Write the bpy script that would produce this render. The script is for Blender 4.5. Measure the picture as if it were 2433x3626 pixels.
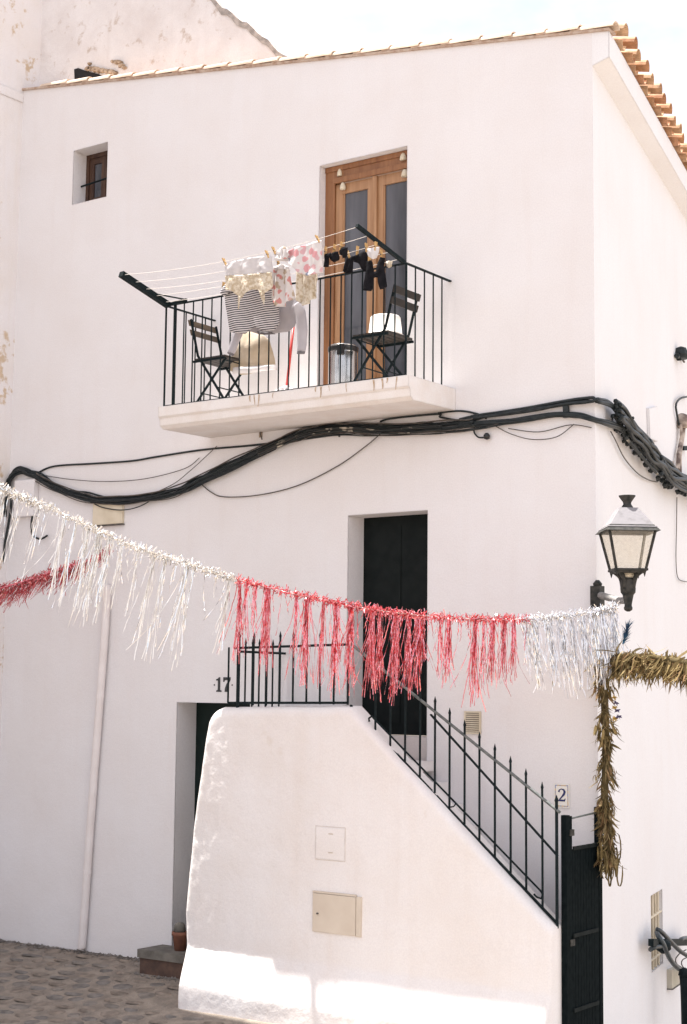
import bpy, bmesh, math, random
from mathutils import Vector, Matrix, noise
rnd = random.Random(7)
for o in list(bpy.data.objects): bpy.data.objects.remove(o, do_unlink=True)
S = bpy.context.scene
COL = S.collection

# ---------------------------------------------------------------- camera
cam_d = bpy.data.cameras.new('camera'); cam = bpy.data.objects.new('camera', cam_d); COL.objects.link(cam)
cam_d.sensor_fit = 'HORIZONTAL'; cam_d.sensor_width = 24.0; cam_d.lens = 55.114
cam_d.clip_start = 0.05; cam_d.clip_end = 3000
_r, _u, _f = Vector((0.81308, 0.58207, 0.01037)), Vector((0.0576, -0.09816, 0.9935)), Vector((-0.5793, 0.8072, 0.11334))
_m = Matrix((( _r.x, _u.x, -_f.x, 6.044), (_r.y, _u.y, -_f.y, -12.1134), (_r.z, _u.z, -_f.z, 2.6266), (0, 0, 0, 1)))
cam.matrix_world = _m
S.camera = cam
S.render.resolution_x, S.render.resolution_y = 687, 1024

# ---------------------------------------------------------------- sky and sun
SUN = Vector((-0.302, 0.02, 0.95)).normalized()           # towards the sun: high, behind the house to the left
el = math.asin(SUN.z); az = math.atan2(SUN.x, SUN.y)
W = bpy.data.worlds.new('World'); S.world = W; W.use_nodes = True
nt = W.node_tree; nt.nodes.clear()
def N(t, ty, **kw):
    n = t.nodes.new(ty)
    for k, v in kw.items():
        if k in n.inputs: n.inputs[k].default_value = v
        else: setattr(n, k, v)
    return n
sky = N(nt, 'ShaderNodeTexSky'); sky.sky_type = 'NISHITA'; sky.sun_disc = False
sky.sun_elevation = el; sky.sun_rotation = az; sky.dust_density = 2.0; sky.ozone_density = 1.0
tc = N(nt, 'ShaderNodeTexCoord')
mp = N(nt, 'ShaderNodeMapping'); mp.inputs['Scale'].default_value = (2.2, 2.2, 4.5); mp.inputs['Location'].default_value = (0.35, 0.1, 0.0); mp.inputs['Rotation'].default_value = (0, 0, math.radians(10))
cl = N(nt, 'ShaderNodeTexNoise'); cl.inputs['Scale'].default_value = 1.6; cl.inputs['Detail'].default_value = 7; cl.inputs['Roughness'].default_value = 0.55
cr = N(nt, 'ShaderNodeValToRGB'); cr.color_ramp.elements[0].position = 0.36; cr.color_ramp.elements[1].position = 0.52
cr.color_ramp.elements[0].color = (0.45, 0.45, 0.45, 1); cr.color_ramp.elements[1].color = (0.97, 0.97, 0.97, 1)
mx = N(nt, 'ShaderNodeMix'); mx.data_type = 'RGBA'
mx.inputs['B'].default_value = (5.2, 5.2, 5.6, 1)
bg = N(nt, 'ShaderNodeBackground'); bg.inputs['Strength'].default_value = 0.085
ow = N(nt, 'ShaderNodeOutputWorld')
L = nt.links.new
L(tc.outputs['Generated'], mp.inputs['Vector']); L(mp.outputs[0], cl.inputs['Vector']); L(cl.outputs['Fac'], cr.inputs[0])
L(cr.outputs[0], mx.inputs['Factor']); L(sky.outputs[0], mx.inputs['A']); L(mx.outputs['Result'], bg.inputs['Color']); L(bg.outputs[0], ow.inputs['Surface'])

sd = bpy.data.lights.new('sun', 'SUN'); sd.energy = 4.9; sd.angle = math.radians(0.53); sd.color = (1.0, 0.965, 0.91)
sun = bpy.data.objects.new('sun', sd); COL.objects.link(sun)
sun.rotation_euler = SUN.to_track_quat('Z', 'Y').to_euler(); sun.location = (-10, 3, 30)

S.view_settings.view_transform = 'Standard'; S.view_settings.look = 'None'
S.view_settings.exposure = 1.52; S.view_settings.gamma = 1.0; S.view_settings.use_curve_mapping = False
S.render.engine = 'CYCLES'; S.cycles.max_bounces = 6; S.cycles.diffuse_bounces = 3

# ---------------------------------------------------------------- materials
def nodes(m):
    m.use_nodes = True; t = m.node_tree; t.nodes.clear()
    o = t.nodes.new('ShaderNodeOutputMaterial'); b = t.nodes.new('ShaderNodeBsdfPrincipled')
    t.links.new(b.outputs[0], o.inputs[0]); return t, b
def mat(name, c1, c2=None, rough=0.6, metal=0.0, scale=12.0, detail=5, lo=0.35, hi=0.65, bump=0.0, bscale=None, bdist=0.01, bevel=0.0, spec=None, coat=0.0, trans=0.0, tcol=None, stretch=(1, 1, 1), coord='pos', alpha=None):
    m = bpy.data.materials.new(name); t, b = nodes(m); lk = t.links.new
    b.inputs['Roughness'].default_value = rough; b.inputs['Metallic'].default_value = metal
    if spec is not None: b.inputs['Specular IOR Level'].default_value = spec
    if coord == 'pos':
        g = t.nodes.new('ShaderNodeNewGeometry'); vec = g.outputs['Position']
    else:
        g = t.nodes.new('ShaderNodeTexCoord'); vec = g.outputs['Object']
    mpn = t.nodes.new('ShaderNodeMapping'); mpn.inputs['Scale'].default_value = stretch
    lk(vec, mpn.inputs['Vector']); vec = mpn.outputs[0]
    if c2 is None: c2 = tuple(x * 0.86 for x in c1)
    nz = N(t, 'ShaderNodeTexNoise'); nz.inputs['Scale'].default_value = scale; nz.inputs['Detail'].default_value = detail
    lk(vec, nz.inputs['Vector'])
    rp = t.nodes.new('ShaderNodeValToRGB'); e = rp.color_ramp.elements
    e[0].position = lo; e[1].position = hi; e[0].color = (*c1, 1); e[1].color = (*c2, 1)
    lk(nz.outputs['Fac'], rp.inputs[0]); lk(rp.outputs[0], b.inputs['Base Color'])
    nrm = None
    if bevel > 0:
        bv = t.nodes.new('ShaderNodeBevel'); bv.samples = 4; bv.inputs['Radius'].default_value = bevel; nrm = bv.outputs[0]
    if bump > 0:
        n2 = N(t, 'ShaderNodeTexNoise'); n2.inputs['Scale'].default_value = bscale or scale * 3; n2.inputs['Detail'].default_value = 6
        lk(vec, n2.inputs['Vector'])
        bp = t.nodes.new('ShaderNodeBump'); bp.inputs['Strength'].default_value = bump; bp.inputs['Distance'].default_value = bdist
        lk(n2.outputs['Fac'], bp.inputs['Height'])
        if nrm: lk(nrm, bp.inputs['Normal'])
        nrm = bp.outputs[0]
    if nrm: lk(nrm, b.inputs['Normal'])
    if trans > 0:        # thin cloth or dry leaf: some light comes through
        tr = t.nodes.new('ShaderNodeBsdfTranslucent'); ms = t.nodes.new('ShaderNodeMixShader'); ms.inputs[0].default_value = trans
        lk(rp.outputs[0], tr.inputs['Color']); lk(b.outputs[0], ms.inputs[1]); lk(tr.outputs[0], ms.inputs[2])
        out = [n for n in t.nodes if n.type == 'OUTPUT_MATERIAL'][0]; lk(ms.outputs[0], out.inputs[0])
    m['ramp'] = 1
    return m

def plaster(name, base, stain, amount, sscale=1.3, peel=None, bump=0.35, pscale=2.4):
    """white limewash: broad mottling, fine grain, rain streaks and optional peeled patches"""
    m = bpy.data.materials.new(name); t, b = nodes(m); lk = t.links.new
    b.inputs['Roughness'].default_value = 0.92; b.inputs['Specular IOR Level'].default_value = 0.15
    g = t.nodes.new('ShaderNodeNewGeometry'); P = g.outputs['Position']
    def noi(scale, det, stretch=(1, 1, 1), rough=0.55):
        mp = t.nodes.new('ShaderNodeMapping'); mp.inputs['Scale'].default_value = stretch; lk(P, mp.inputs['Vector'])
        n = t.nodes.new('ShaderNodeTexNoise'); n.inputs['Scale'].default_value = scale; n.inputs['Detail'].default_value = det; n.inputs['Roughness'].default_value = rough
        lk(mp.outputs[0], n.inputs['Vector']); return n.outputs['Fac']
    def ramp(src, a, c, ca=(0, 0, 0, 1), cb=(1, 1, 1, 1)):
        r = t.nodes.new('ShaderNodeValToRGB'); r.color_ramp.elements[0].position = a; r.color_ramp.elements[1].position = c
        r.color_ramp.elements[0].color = ca; r.color_ramp.elements[1].color = cb; lk(src, r.inputs[0]); return r.outputs[0]
    def mix(f, a, bb, ty='MIX'):
        x = t.nodes.new('ShaderNodeMix'); x.data_type = 'RGBA'; x.blend_type = ty
        if isinstance(f, float): x.inputs['Factor'].default_value = f
        else: lk(f, x.inputs['Factor'])
        for v, k in ((a, 'A'), (bb, 'B')):
            if isinstance(v, tuple): x.inputs[k].default_value = (*v, 1)
            else: lk(v, x.inputs[k])
        return x.outputs['Result']
    col = mix(ramp(noi(sscale, 4), 0.38, 0.72), base, tuple(a + (s - a) * amount for a, s in zip(base, stain)))
    col = mix(ramp(noi(3.0, 3, (2.2, 2.2, 0.22)), 0.52, 0.80, (0, 0, 0, 1), (0.6 * amount, 0.6 * amount, 0.6 * amount, 1)), col, stain)
    grain = mix(ramp(noi(75, 1), 0.25, 0.75), (0.93, 0.925, 0.93), (1.0, 1.0, 1.0))
    col = mix(1.0, col, grain, 'MULTIPLY')
    hgt = noi(26, 4)
    if peel:
        pc, lo, hi = peel
        pm = ramp(noi(pscale, 8, (1, 1, 1), 0.68), lo, hi)
        col = mix(pm, col, pc)
    lk(col, b.inputs['Base Color'])
    bv = t.nodes.new('ShaderNodeBevel'); bv.samples = 2; bv.inputs['Radius'].default_value = 0.022
    b1 = t.nodes.new('ShaderNodeBump'); b1.inputs['Strength'].default_value = bump; b1.inputs['Distance'].default_value = 0.006; lk(hgt, b1.inputs['Height']); lk(bv.outputs[0], b1.inputs['Normal'])
    b2 = t.nodes.new('ShaderNodeBump'); b2.inputs['Strength'].default_value = bump * 0.8; b2.inputs['Distance'].default_value = 0.05; lk(noi(1.7, 3), b2.inputs['Height']); lk(b1.outputs[0], b2.inputs['Normal'])
    lk(b2.outputs[0], b.inputs['Normal'])
    return m

WALL = plaster('limewashed wall', (0.828, 0.808, 0.812), (0.72, 0.65, 0.61), 0.26, 1.3, ((0.79, 0.765, 0.765), 0.60, 0.635), 0.42, 0.8)
WALLR = plaster('limewashed side wall', (0.855, 0.85, 0.86), (0.75, 0.68, 0.64), 0.22, 0.8)  # whiter than the front wall: its stronger light put into the colour
STAIRW = plaster('hand trowelled stair wall', (0.872, 0.838, 0.82), (0.77, 0.69, 0.63), 0.42, 1.8, ((0.76, 0.70, 0.65), 0.64, 0.70), 0.7, 1.6)
SLABM = plaster('balcony slab plaster', (0.86, 0.825, 0.80), (0.62, 0.47, 0.35), 0.20, 5.0)
SOLD = plaster('old stained plaster', (0.83, 0.795, 0.785), (0.62, 0.55, 0.52), 0.50, 2.6, ((0.55, 0.46, 0.40), 0.585, 0.70), 0.9, 6.5)
SIDEM = plaster('peeling side plaster', (0.84, 0.81, 0.81), (0.74, 0.65, 0.55), 0.35, 1.5, ((0.60, 0.47, 0.34), 0.585, 0.63), 0.7)
IRON = mat('dark green-black iron', (0.005, 0.010, 0.012), (0.010, 0.018, 0.020), 0.6, 0.0, 30, bump=0.1, spec=0.12)
IRONL = mat('worn handrail', (0.16, 0.17, 0.16), (0.07, 0.08, 0.08), 0.5, 0.0, 25)
BLACKD = mat('black painted door', (0.005, 0.008, 0.008), (0.009, 0.012, 0.012), 0.6, 0, 9, bump=0.15, spec=0.12)
GREEND = mat('deep green painted door', (0.004, 0.012, 0.010), (0.006, 0.016, 0.014), 0.4, 0, 9, spec=0.25)
CABLE = mat('black cable sheath', (0.010, 0.015, 0.018), (0.028, 0.034, 0.036), 0.5, 0, 14, spec=0.3, stretch=(1, 1, 3))
CABLEG = mat('dusty faded cable sheath', (0.05, 0.055, 0.055), (0.10, 0.10, 0.095), 0.8, 0, 5, spec=0.1)
CABLEW = mat('limewash-spattered cable', (0.62, 0.56, 0.46), (0.02, 0.025, 0.026), 0.7, 0, 6, lo=0.36, hi=0.44)
WIRE = mat('thin grey-brown wire', (0.055, 0.05, 0.045), (0.12, 0.10, 0.085), 0.6, 0, 20)
TERRA = [mat('terracotta %d' % i, c, tuple(x * 0.62 for x in c), 0.85, 0, 16, bump=0.5, bscale=60, bdist=0.004) for i, c in enumerate([(0.55, 0.31, 0.17), (0.60, 0.37, 0.22), (0.52, 0.27, 0.15), (0.62, 0.41, 0.25)])]
VERGE = [mat('sun bleached tile %d' % i, c, tuple(x * 0.75 for x in c), 0.85, 0, 9, bump=0.4, bscale=50, bdist=0.004) for i, c in enumerate([(0.72, 0.55, 0.42), (0.75, 0.60, 0.47), (0.68, 0.50, 0.38)])]
MORTAR = mat('roof mortar', (0.40, 0.27, 0.20), (0.55, 0.44, 0.36), 0.95, 0, 20, bump=0.6)
WOOD = mat('varnished pine', (0.32, 0.145, 0.06), (0.20, 0.08, 0.03), 0.4, 0, 3.0, lo=0.3, hi=0.7, bump=0.1, stretch=(9, 9, 0.7), bscale=8, bevel=0.004)
WOODL = mat('pine lightened for reflected light', (0.45, 0.255, 0.135), (0.31, 0.155, 0.07), 0.45, 0, 3.0, lo=0.3, hi=0.7, bump=0.1, stretch=(9, 9, 0.7), bscale=8)  # paler copy of the pine: reflected light put into the colour
WOODD = mat('dark brown wood', (0.085, 0.040, 0.022), (0.045, 0.02, 0.012), 0.5, 0, 4, stretch=(8, 8, 0.8), bump=0.15)
def glassmat(name, tint, rough=0.03):
    m = bpy.data.materials.new(name); t, b = nodes(m)
    b.inputs['Base Color'].default_value = (*tint, 1); b.inputs['Roughness'].default_value = rough; b.inputs['IOR'].default_value = 1.5
    b.inputs['Specular IOR Level'].default_value = 0.5
    g = t.nodes.new('ShaderNodeNewGeometry'); n = t.nodes.new('ShaderNodeTexNoise'); n.inputs['Scale'].default_value = 1.2
    bp = t.nodes.new('ShaderNodeBump'); bp.inputs['Strength'].default_value = 0.06; bp.inputs['Distance'].default_value = 0.05
    t.links.new(g.outputs['Position'], n.inputs['Vector']); t.links.new(n.outputs['Fac'], bp.inputs['Height']); t.links.new(bp.outputs[0], b.inputs['Normal'])
    return m
GLASS = mat('dark glass with painted reflections', (0.035, 0.04, 0.05), (0.12, 0.125, 0.145), 0.05, 0, 2.2, lo=0.3, hi=0.7, spec=0.5, stretch=(2.4, 2.4, 0.35), bump=0.05, bscale=1.2, bdist=0.05)  # streaks of lighter tone painted in place of reflections on the panes
DARK = mat('painted recess shade', (0.012, 0.012, 0.013), None, 0.9)
def clearglass():
    """thin, slightly milky lantern pane"""
    m = bpy.data.materials.new('lamp glass'); t, b = nodes(m); b.inputs['Base Color'].default_value = (0.86, 0.80, 0.69, 1); b.inputs['Roughness'].default_value = 0.12
    n = t.nodes.new('ShaderNodeTexNoise'); n.inputs['Scale'].default_value = 9; r = t.nodes.new('ShaderNodeValToRGB'); r.color_ramp.elements[0].color = (0.06,) * 3 + (1,); r.color_ramp.elements[1].color = (0.20,) * 3 + (1,)
    tr = t.nodes.new('ShaderNodeBsdfTransparent'); tr.inputs['Color'].default_value = (0.99, 0.98, 0.955, 1); tl = t.nodes.new('ShaderNodeBsdfTranslucent'); tl.inputs['Color'].default_value = (0.9, 0.86, 0.78, 1)
    m1 = t.nodes.new('ShaderNodeMixShader'); m1.inputs[0].default_value = 0.5; m2 = t.nodes.new('ShaderNodeMixShader'); o = [q for q in t.nodes if q.type == 'OUTPUT_MATERIAL'][0]
    k = t.links.new; k(n.outputs['Fac'], r.inputs[0]); k(b.outputs[0], m1.inputs[1]); k(tl.outputs[0], m1.inputs[2]); k(r.outputs[0], m2.inputs[0]); k(tr.outputs[0], m2.inputs[1]); k(m1.outputs[0], m2.inputs[2]); k(m2.outputs[0], o.inputs[0]); return m
LGLASS = clearglass()
LIRON = mat('weathered lantern iron', (0.020, 0.022, 0.021), (0.06, 0.056, 0.05), 0.6, 0.0, 22, bump=0.25, spec=0.2)
LROOF = mat('chalky grey lantern roof', (0.24, 0.225, 0.235), (0.13, 0.12, 0.12), 0.7, 0.0, 14, lo=0.55, hi=0.8, bump=0.2)
STEEL = mat('brushed steel', (0.62, 0.61, 0.60), (0.50, 0.49, 0.48), 0.18, 1.0, 6)
BLACKP = mat('black plastic', (0.012, 0.012, 0.013), None, 0.35)
WHITEP = mat('white plastic', (0.80, 0.76, 0.71), (0.74, 0.69, 0.64), 0.45, 0, 6)
REDP = mat('red painted handle', (0.60, 0.055, 0.04), (0.52, 0.04, 0.035), 0.4)
PEG = mat('wooden peg', (0.62, 0.40, 0.17), (0.48, 0.28, 0.10), 0.7, 0, 40)
LINE = mat('white clothes line', (0.78, 0.72, 0.66), (0.70, 0.64, 0.58), 0.6)
PIPE = mat('white painted pipe', (0.82, 0.77, 0.76), (0.76, 0.70, 0.68), 0.5, 0, 5)
BEIGE = mat('beige painted steel', (0.70, 0.615, 0.51), (0.63, 0.54, 0.44), 0.6, 0, 4, bump=0.05, bevel=0.006)
CREAMB = mat('cream painted box', (0.74, 0.66, 0.52), (0.62, 0.54, 0.40), 0.7, 0, 6, bevel=0.01)
CERAM = mat('glazed white ceramic', (0.84, 0.81, 0.76), (0.80, 0.77, 0.72), 0.15, 0, 8)
NAVY = mat('navy glaze', (0.012, 0.022, 0.12), None, 0.2)
OCHRE = mat('ochre and blue glaze', (0.62, 0.42, 0.18), (0.22, 0.27, 0.45), 0.25, 0, 60, lo=0.45, hi=0.55)
BPAINT = mat('black number paint', (0.025, 0.028, 0.03), (0.06, 0.06, 0.06), 0.8, 0, 60)
MORT2 = mat('street mortar', (0.33, 0.275, 0.225), (0.215, 0.18, 0.15), 0.95, 0, 7, bump=0.8, bscale=40, bdist=0.02)
STONE = [mat('cobble %d' % i, c, tuple(x * 0.55 for x in c), 0.75, 0, 11, bump=0.6, bscale=34, bdist=0.012) for i, c in enumerate([(0.255, 0.22, 0.19), (0.29, 0.235, 0.19), (0.22, 0.195, 0.175), (0.28, 0.225, 0.18)])]
CONC = mat('worn concrete step', (0.20, 0.185, 0.16), (0.12, 0.11, 0.095), 0.9, 0, 9, bump=0.5)
POT = mat('terracotta pot', (0.26, 0.11, 0.065), (0.18, 0.075, 0.05), 0.85, 0, 14, bump=0.3)
BRICKR = mat('red step riser', (0.125, 0.075, 0.055), (0.08, 0.05, 0.04), 0.9, 0, 12, bump=0.4)

# ---------------------------------------------------------------- mesh helpers
def world(o):
    v = Vector((0, 0, 0))
    while o is not None: v += o.location; o = o.parent
    return v
def tag(o, label=None, cat=None, group=None, kind=None):
    if label: o['label'] = label
    if cat: o['category'] = cat
    if group: o['group'] = group
    if kind: o['kind'] = kind
    return o
def thing(name, loc, label, cat, group=None):
    o = bpy.data.objects.new(name, None); COL.objects.link(o); o.location = loc; o.empty_display_size = 0.1
    return tag(o, label, cat, group)
class M:
    def __init__(s): s.v = []; s.f = []; s.mi = []; s.cur = 0
    def add(s, vs, fs):
        k = len(s.v); s.v += [Vector(p) for p in vs]; s.f += [tuple(i + k for i in f) for f in fs]; s.mi += [s.cur] * len(fs); return s
    def box(s, a, b):
        x0, y0, z0 = (min(p, q) for p, q in zip(a, b)); x1, y1, z1 = (max(p, q) for p, q in zip(a, b))
        return s.add([(x0, y0, z0), (x1, y0, z0), (x1, y1, z0), (x0, y1, z0), (x0, y0, z1), (x1, y0, z1), (x1, y1, z1), (x0, y1, z1)],
                     [(3, 2, 1, 0), (4, 5, 6, 7), (0, 1, 5, 4), (1, 2, 6, 5), (2, 3, 7, 6), (3, 0, 4, 7)])
    def bar(s, a, b, w, d, up=(0, 0, 1)):
        """rectangular bar from a to b, w across, d deep"""
        a, b = Vector(a), Vector(b); t = (b - a).normalized(); up = Vector(up)
        if abs(t.dot(up)) > 0.98: up = Vector((0, 1, 0))
        x = t.cross(up).normalized() * (w / 2); y = x.cross(t).normalized() * (d / 2)
        vs = [p + sx * x + sy * y for p in (a, b) for sx, sy in ((-1, -1), (1, -1), (1, 1), (-1, 1))]
        return s.add(vs, [(3, 2, 1, 0), (4, 5, 6, 7), (0, 1, 5, 4), (1, 2, 6, 5), (2, 3, 7, 6), (3, 0, 4, 7)])
    def tube(s, pts, r, n=6, cap=True):
        pts = [Vector(p) for p in pts]; k = len(pts); rs = r if isinstance(r, (list, tuple)) else [r] * k
        ref = Vector((0.13, 0.31, 0.94)); vs = []; fs = []
        for i, p in enumerate(pts):
            t = (pts[min(i + 1, k - 1)] - pts[max(i - 1, 0)]).normalized()
            if abs(t.dot(ref)) > 0.97: ref = Vector((0.9, 0.3, 0.1))
            x = t.cross(ref).normalized(); y = x.cross(t)
            vs += [p + (x * math.cos(6.28318 * j / n) + y * math.sin(6.28318 * j / n)) * rs[i] for j in range(n)]
        for i in range(k - 1):
            for j in range(n): fs.append((i * n + j, i * n + (j + 1) % n, (i + 1) * n + (j + 1) % n, (i + 1) * n + j))
        if cap: fs += [tuple(reversed(range(n))), tuple((k - 1) * n + j for j in range(n))]
        return s.add(vs, fs)
    def lathe(s, prof, c, n=20, cap=True):
        c = Vector(c); vs = []; fs = []
        for r, z in prof: vs += [c + Vector((r * math.cos(6.28318 * j / n), r * math.sin(6.28318 * j / n), z)) for j in range(n)]
        for i in range(len(prof) - 1):
            for j in range(n): fs.append((i * n + j, i * n + (j + 1) % n, (i + 1) * n + (j + 1) % n, (i + 1) * n + j))
        if cap: fs += [tuple(reversed(range(n))), tuple((len(prof) - 1) * n + j for j in range(n))]
        return s.add(vs, fs)
    def frust(s, c, a0, z0, a1, z1, rot):
        """square frustum about c, side a0 at z0 to a1 at z1"""
        c = Vector(c); vs = []
        for a, z in ((a0, z0), (a1, z1)):
            for sx, sy in ((-1, -1), (1, -1), (1, 1), (-1, 1)):
                x, y = sx * a / 2, sy * a / 2
                vs.append(c + Vector((x * math.cos(rot) - y * math.sin(rot), x * math.sin(rot) + y * math.cos(rot), z)))
        return s.add(vs, [(3, 2, 1, 0), (4, 5, 6, 7), (0, 1, 5, 4), (1, 2, 6, 5), (2, 3, 7, 6), (3, 0, 4, 7)])
    def prism(s, poly, back):
        """polygon (3-D points) extruded by the vector back"""
        n = len(poly); back = Vector(back); vs = [Vector(p) for p in poly] + [Vector(p) + back for p in poly]
        return s.add(vs, [tuple(range(n)), tuple(reversed(range(n, 2 * n)))] + [(i + n, (i + 1) % n + n, (i + 1) % n, i) for i in range(n)])
    def strip(s, pts, side, w):
        """flat ribbon along pts, side = list of side vectors"""
        k = len(s.v); n = len(pts)
        for p, d, ww in zip(pts, side, w): s.v += [p - d * ww / 2, p + d * ww / 2]
        for i in range(n - 1): s.f.append((k + 2 * i, k + 2 * i + 1, k + 2 * i + 3, k + 2 * i + 2)); s.mi.append(s.cur)
        return s
    def mesh(s, name, mats, off=Vector((0, 0, 0)), smooth=False):
        me = bpy.data.meshes.new(name); me.from_pydata([p - off for p in s.v], [], s.f)
        for m in (mats if isinstance(mats, (list, tuple)) else [mats]): me.materials.append(m)
        if any(s.mi): me.polygons.foreach_set('material_index', s.mi)
        if smooth:
            me.polygons.foreach_set('use_smooth', [True] * len(me.polygons))
        me.update(); return me
    def build(s, name, mats, parent=None, label=None, cat=None, group=None, kind=None, smooth=False, local=False, fix=True):
        off = Vector((0, 0, 0)) if (parent is None or local) else world(parent)
        me = s.mesh(name, mats, off, smooth)
        if fix:
            bm = bmesh.new(); bm.from_mesh(me); bmesh.ops.recalc_face_normals(bm, faces=bm.faces); bm.to_mesh(me); bm.free()
        o = bpy.data.objects.new(name, me); COL.objects.link(o)
        if parent is not None: o.parent = parent
        return tag(o, label, cat, group, kind)
def smooth_angle(o, deg=40):
    o.data.polygons.foreach_set('use_smooth', [True] * len(o.data.polygons))
    o.data.set_sharp_from_angle(angle=math.radians(deg)); return o
def spline(pts, n=8):
    """Catmull-Rom through pts, n steps per span"""
    P = [Vector(p) for p in pts]; out = []
    for i in range(len(P) - 1):
        a, b, c, d = P[max(i - 1, 0)], P[i], P[i + 1], P[min(i + 2, len(P) - 1)]
        for k in range(n):
            t = k / n
            out.append(0.5 * ((2 * b) + (c - a) * t + (2 * a - 5 * b + 4 * c - d) * t * t + (3 * b - a - 3 * c + d) * t ** 3))
    out.append(P[-1]); return out
def lerp(a, b, t): return a + (b - a) * t
def table(tb, x):
    if x <= tb[0][0]: return tb[0][1]
    for (a, b), (c, d) in zip(tb, tb[1:]):
        if x <= c: return lerp(b, d, (x - a) / (c - a))
    return tb[-1][1]
def wallgrid(m, fn, inward, x0, x1, z0, ztop, holes, step=0.6):
    """wall face with rectangular openings (hx0,hx1,hz0,hz1,depth) and their reveals"""
    xs = sorted(set([x0, x1] + [h[i] for h in holes for i in (0, 1)]))
    full = []
    for a, b in zip(xs, xs[1:]):
        n = max(1, int((b - a) / step)); full += [lerp(a, b, i / n) for i in range(n)]
    full.append(xs[-1])
    inward = Vector(inward)
    for a, b in zip(full, full[1:]):
        mid = (a + b) / 2; hs = sorted([h for h in holes if h[0] < mid < h[1]], key=lambda h: h[2]); z = z0
        for h in hs + [None]:
            if h is None: m.add([fn(a, z), fn(b, z), fn(b, ztop(b)), fn(a, ztop(a))], [(0, 1, 2, 3)])
            else:
                if h[2] > z: m.add([fn(a, z), fn(b, z), fn(b, h[2]), fn(a, h[2])], [(0, 1, 2, 3)])
                z = h[3]
    for h in holes:
        c = [fn(h[0], h[2]), fn(h[1], h[2]), fn(h[1], h[3]), fn(h[0], h[3])]; d = [Vector(p) + inward * h[4] for p in c]
        m.add(c + d, [(0, 4, 5, 1), (1, 5, 6, 2), (2, 6, 7, 3), (3, 7, 4, 0)])

# ---------------------------------------------------------------- ground: cobbled street falling away from the house
def gz(x, y):
    z = -0.055 + 0.185 * max(y, -2.6) * (1 if y < 0 else 0) + 0.008 * (x + 3)
    return z - 1.6 * max(0.0, min(1.0, (x - 0.2) / 1.0)) * max(0.0, min(1.0, (y + 1.5) / 1.5)) - (1.6 if y > 0.2 else 0)
g = M(); gx = [-300, -40, -12] + [-10 + 0.5 * i for i in range(29)] + [8, 40, 300]; gy = [-300, -40, -10, -6] + [-4 + 0.25 * i for i in range(18)] + [6, 40, 300]
vs = [(x, y, gz(max(-12, min(8, x)), y)) for y in gy for x in gx]; nx = len(gx)
g.add(vs, [(j * nx + i, j * nx + i + 1, (j + 1) * nx + i + 1, (j + 1) * nx + i) for j in range(len(gy) - 1) for i in range(nx - 1)])
ground = g.build('ground', MORT2, kind='structure', smooth=True)
# cobbles: seven stone shapes shared by every stone
shapes = []
for k in range(7):
    m = M(); n = 9; r2 = random.Random(k); rad = [0.78 + 0.34 * r2.random() for _ in range(n)]
    ring = lambda f, z: [(f * rad[j] * math.cos(6.283 * j / n), f * rad[j] * math.sin(6.283 * j / n) * 0.72, z) for j in range(n)]
    vs = ring(1.0, -0.15) + ring(0.95, 0.06) + ring(0.72, 0.13) + [(0, 0, 0.15)]
    fs = [(q * n + j, q * n + (j + 1) % n, (q + 1) * n + (j + 1) % n, (q + 1) * n + j) for q in range(2) for j in range(n)] + [(2 * n + j, 2 * n + (j + 1) % n, 3 * n) for j in range(n)]
    m.add(vs, fs); shapes.append([m.mesh('stone', s, smooth=True) for s in STONE])
rs = random.Random(11); row = 0; y = -0.10
while y > -3.6:
    x = -7.2 + 0.3 * rs.random()
    while x < -2.3:
        w = 0.078 + 0.062 * rs.random(); px = x + w; py = y + 0.05 * (rs.random() - 0.5)
        if not (px > -4.05 and py > -1.1) and px > -7.3 - 1.1 * py and not (-4.95 < px < -3.7 and py > -0.5):
            o = bpy.data.objects.new('stone', shapes[rs.randrange(7)][rs.randrange(4)]); COL.objects.link(o); o.parent = ground
            o.location = (px, py, gz(px, py) - 0.004); o.scale = (w * 0.95, w * (0.75 + 0.3 * rs.random()), 0.07 + 0.04 * rs.random())
            o.rotation_euler = (0.16 + 0.05 * (rs.random() - .5), 0.05 * (rs.random() - .5), 0.5 * (rs.random() - 0.5) + 3.14159 * rs.randrange(2))
        x += 2 * w + 0.02 + 0.03 * rs.random()
    y -= 0.138 + 0.025 * rs.random(); row += 1

grit = M(); r7 = random.Random(13)
for i in range(420):
    x = -7.2 + 3.3 * r7.random(); yy = -0.012 - 0.07 * r7.random() ** 2; s_ = 0.006 + 0.016 * r7.random() ** 2
    if -4.86 < x: yy -= 0.36
    c_ = Vector((x, yy, gz(x, yy) + s_ * 0.3)); grit.add([c_ + Vector(d_) * s_ * (0.7 + 0.6 * r7.random()) for d_ in ((1.3, 0, 0), (-1.3, 0, 0), (0, 1, 0), (0, -1, 0), (0, 0, 0.8), (0, 0, -0.8))], [(0, 2, 4), (2, 1, 4), (1, 3, 4), (3, 0, 4), (2, 0, 5), (1, 2, 5), (3, 1, 5), (0, 3, 5)])
grit.build('grit', STONE[2], ground, kind='stuff')

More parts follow.
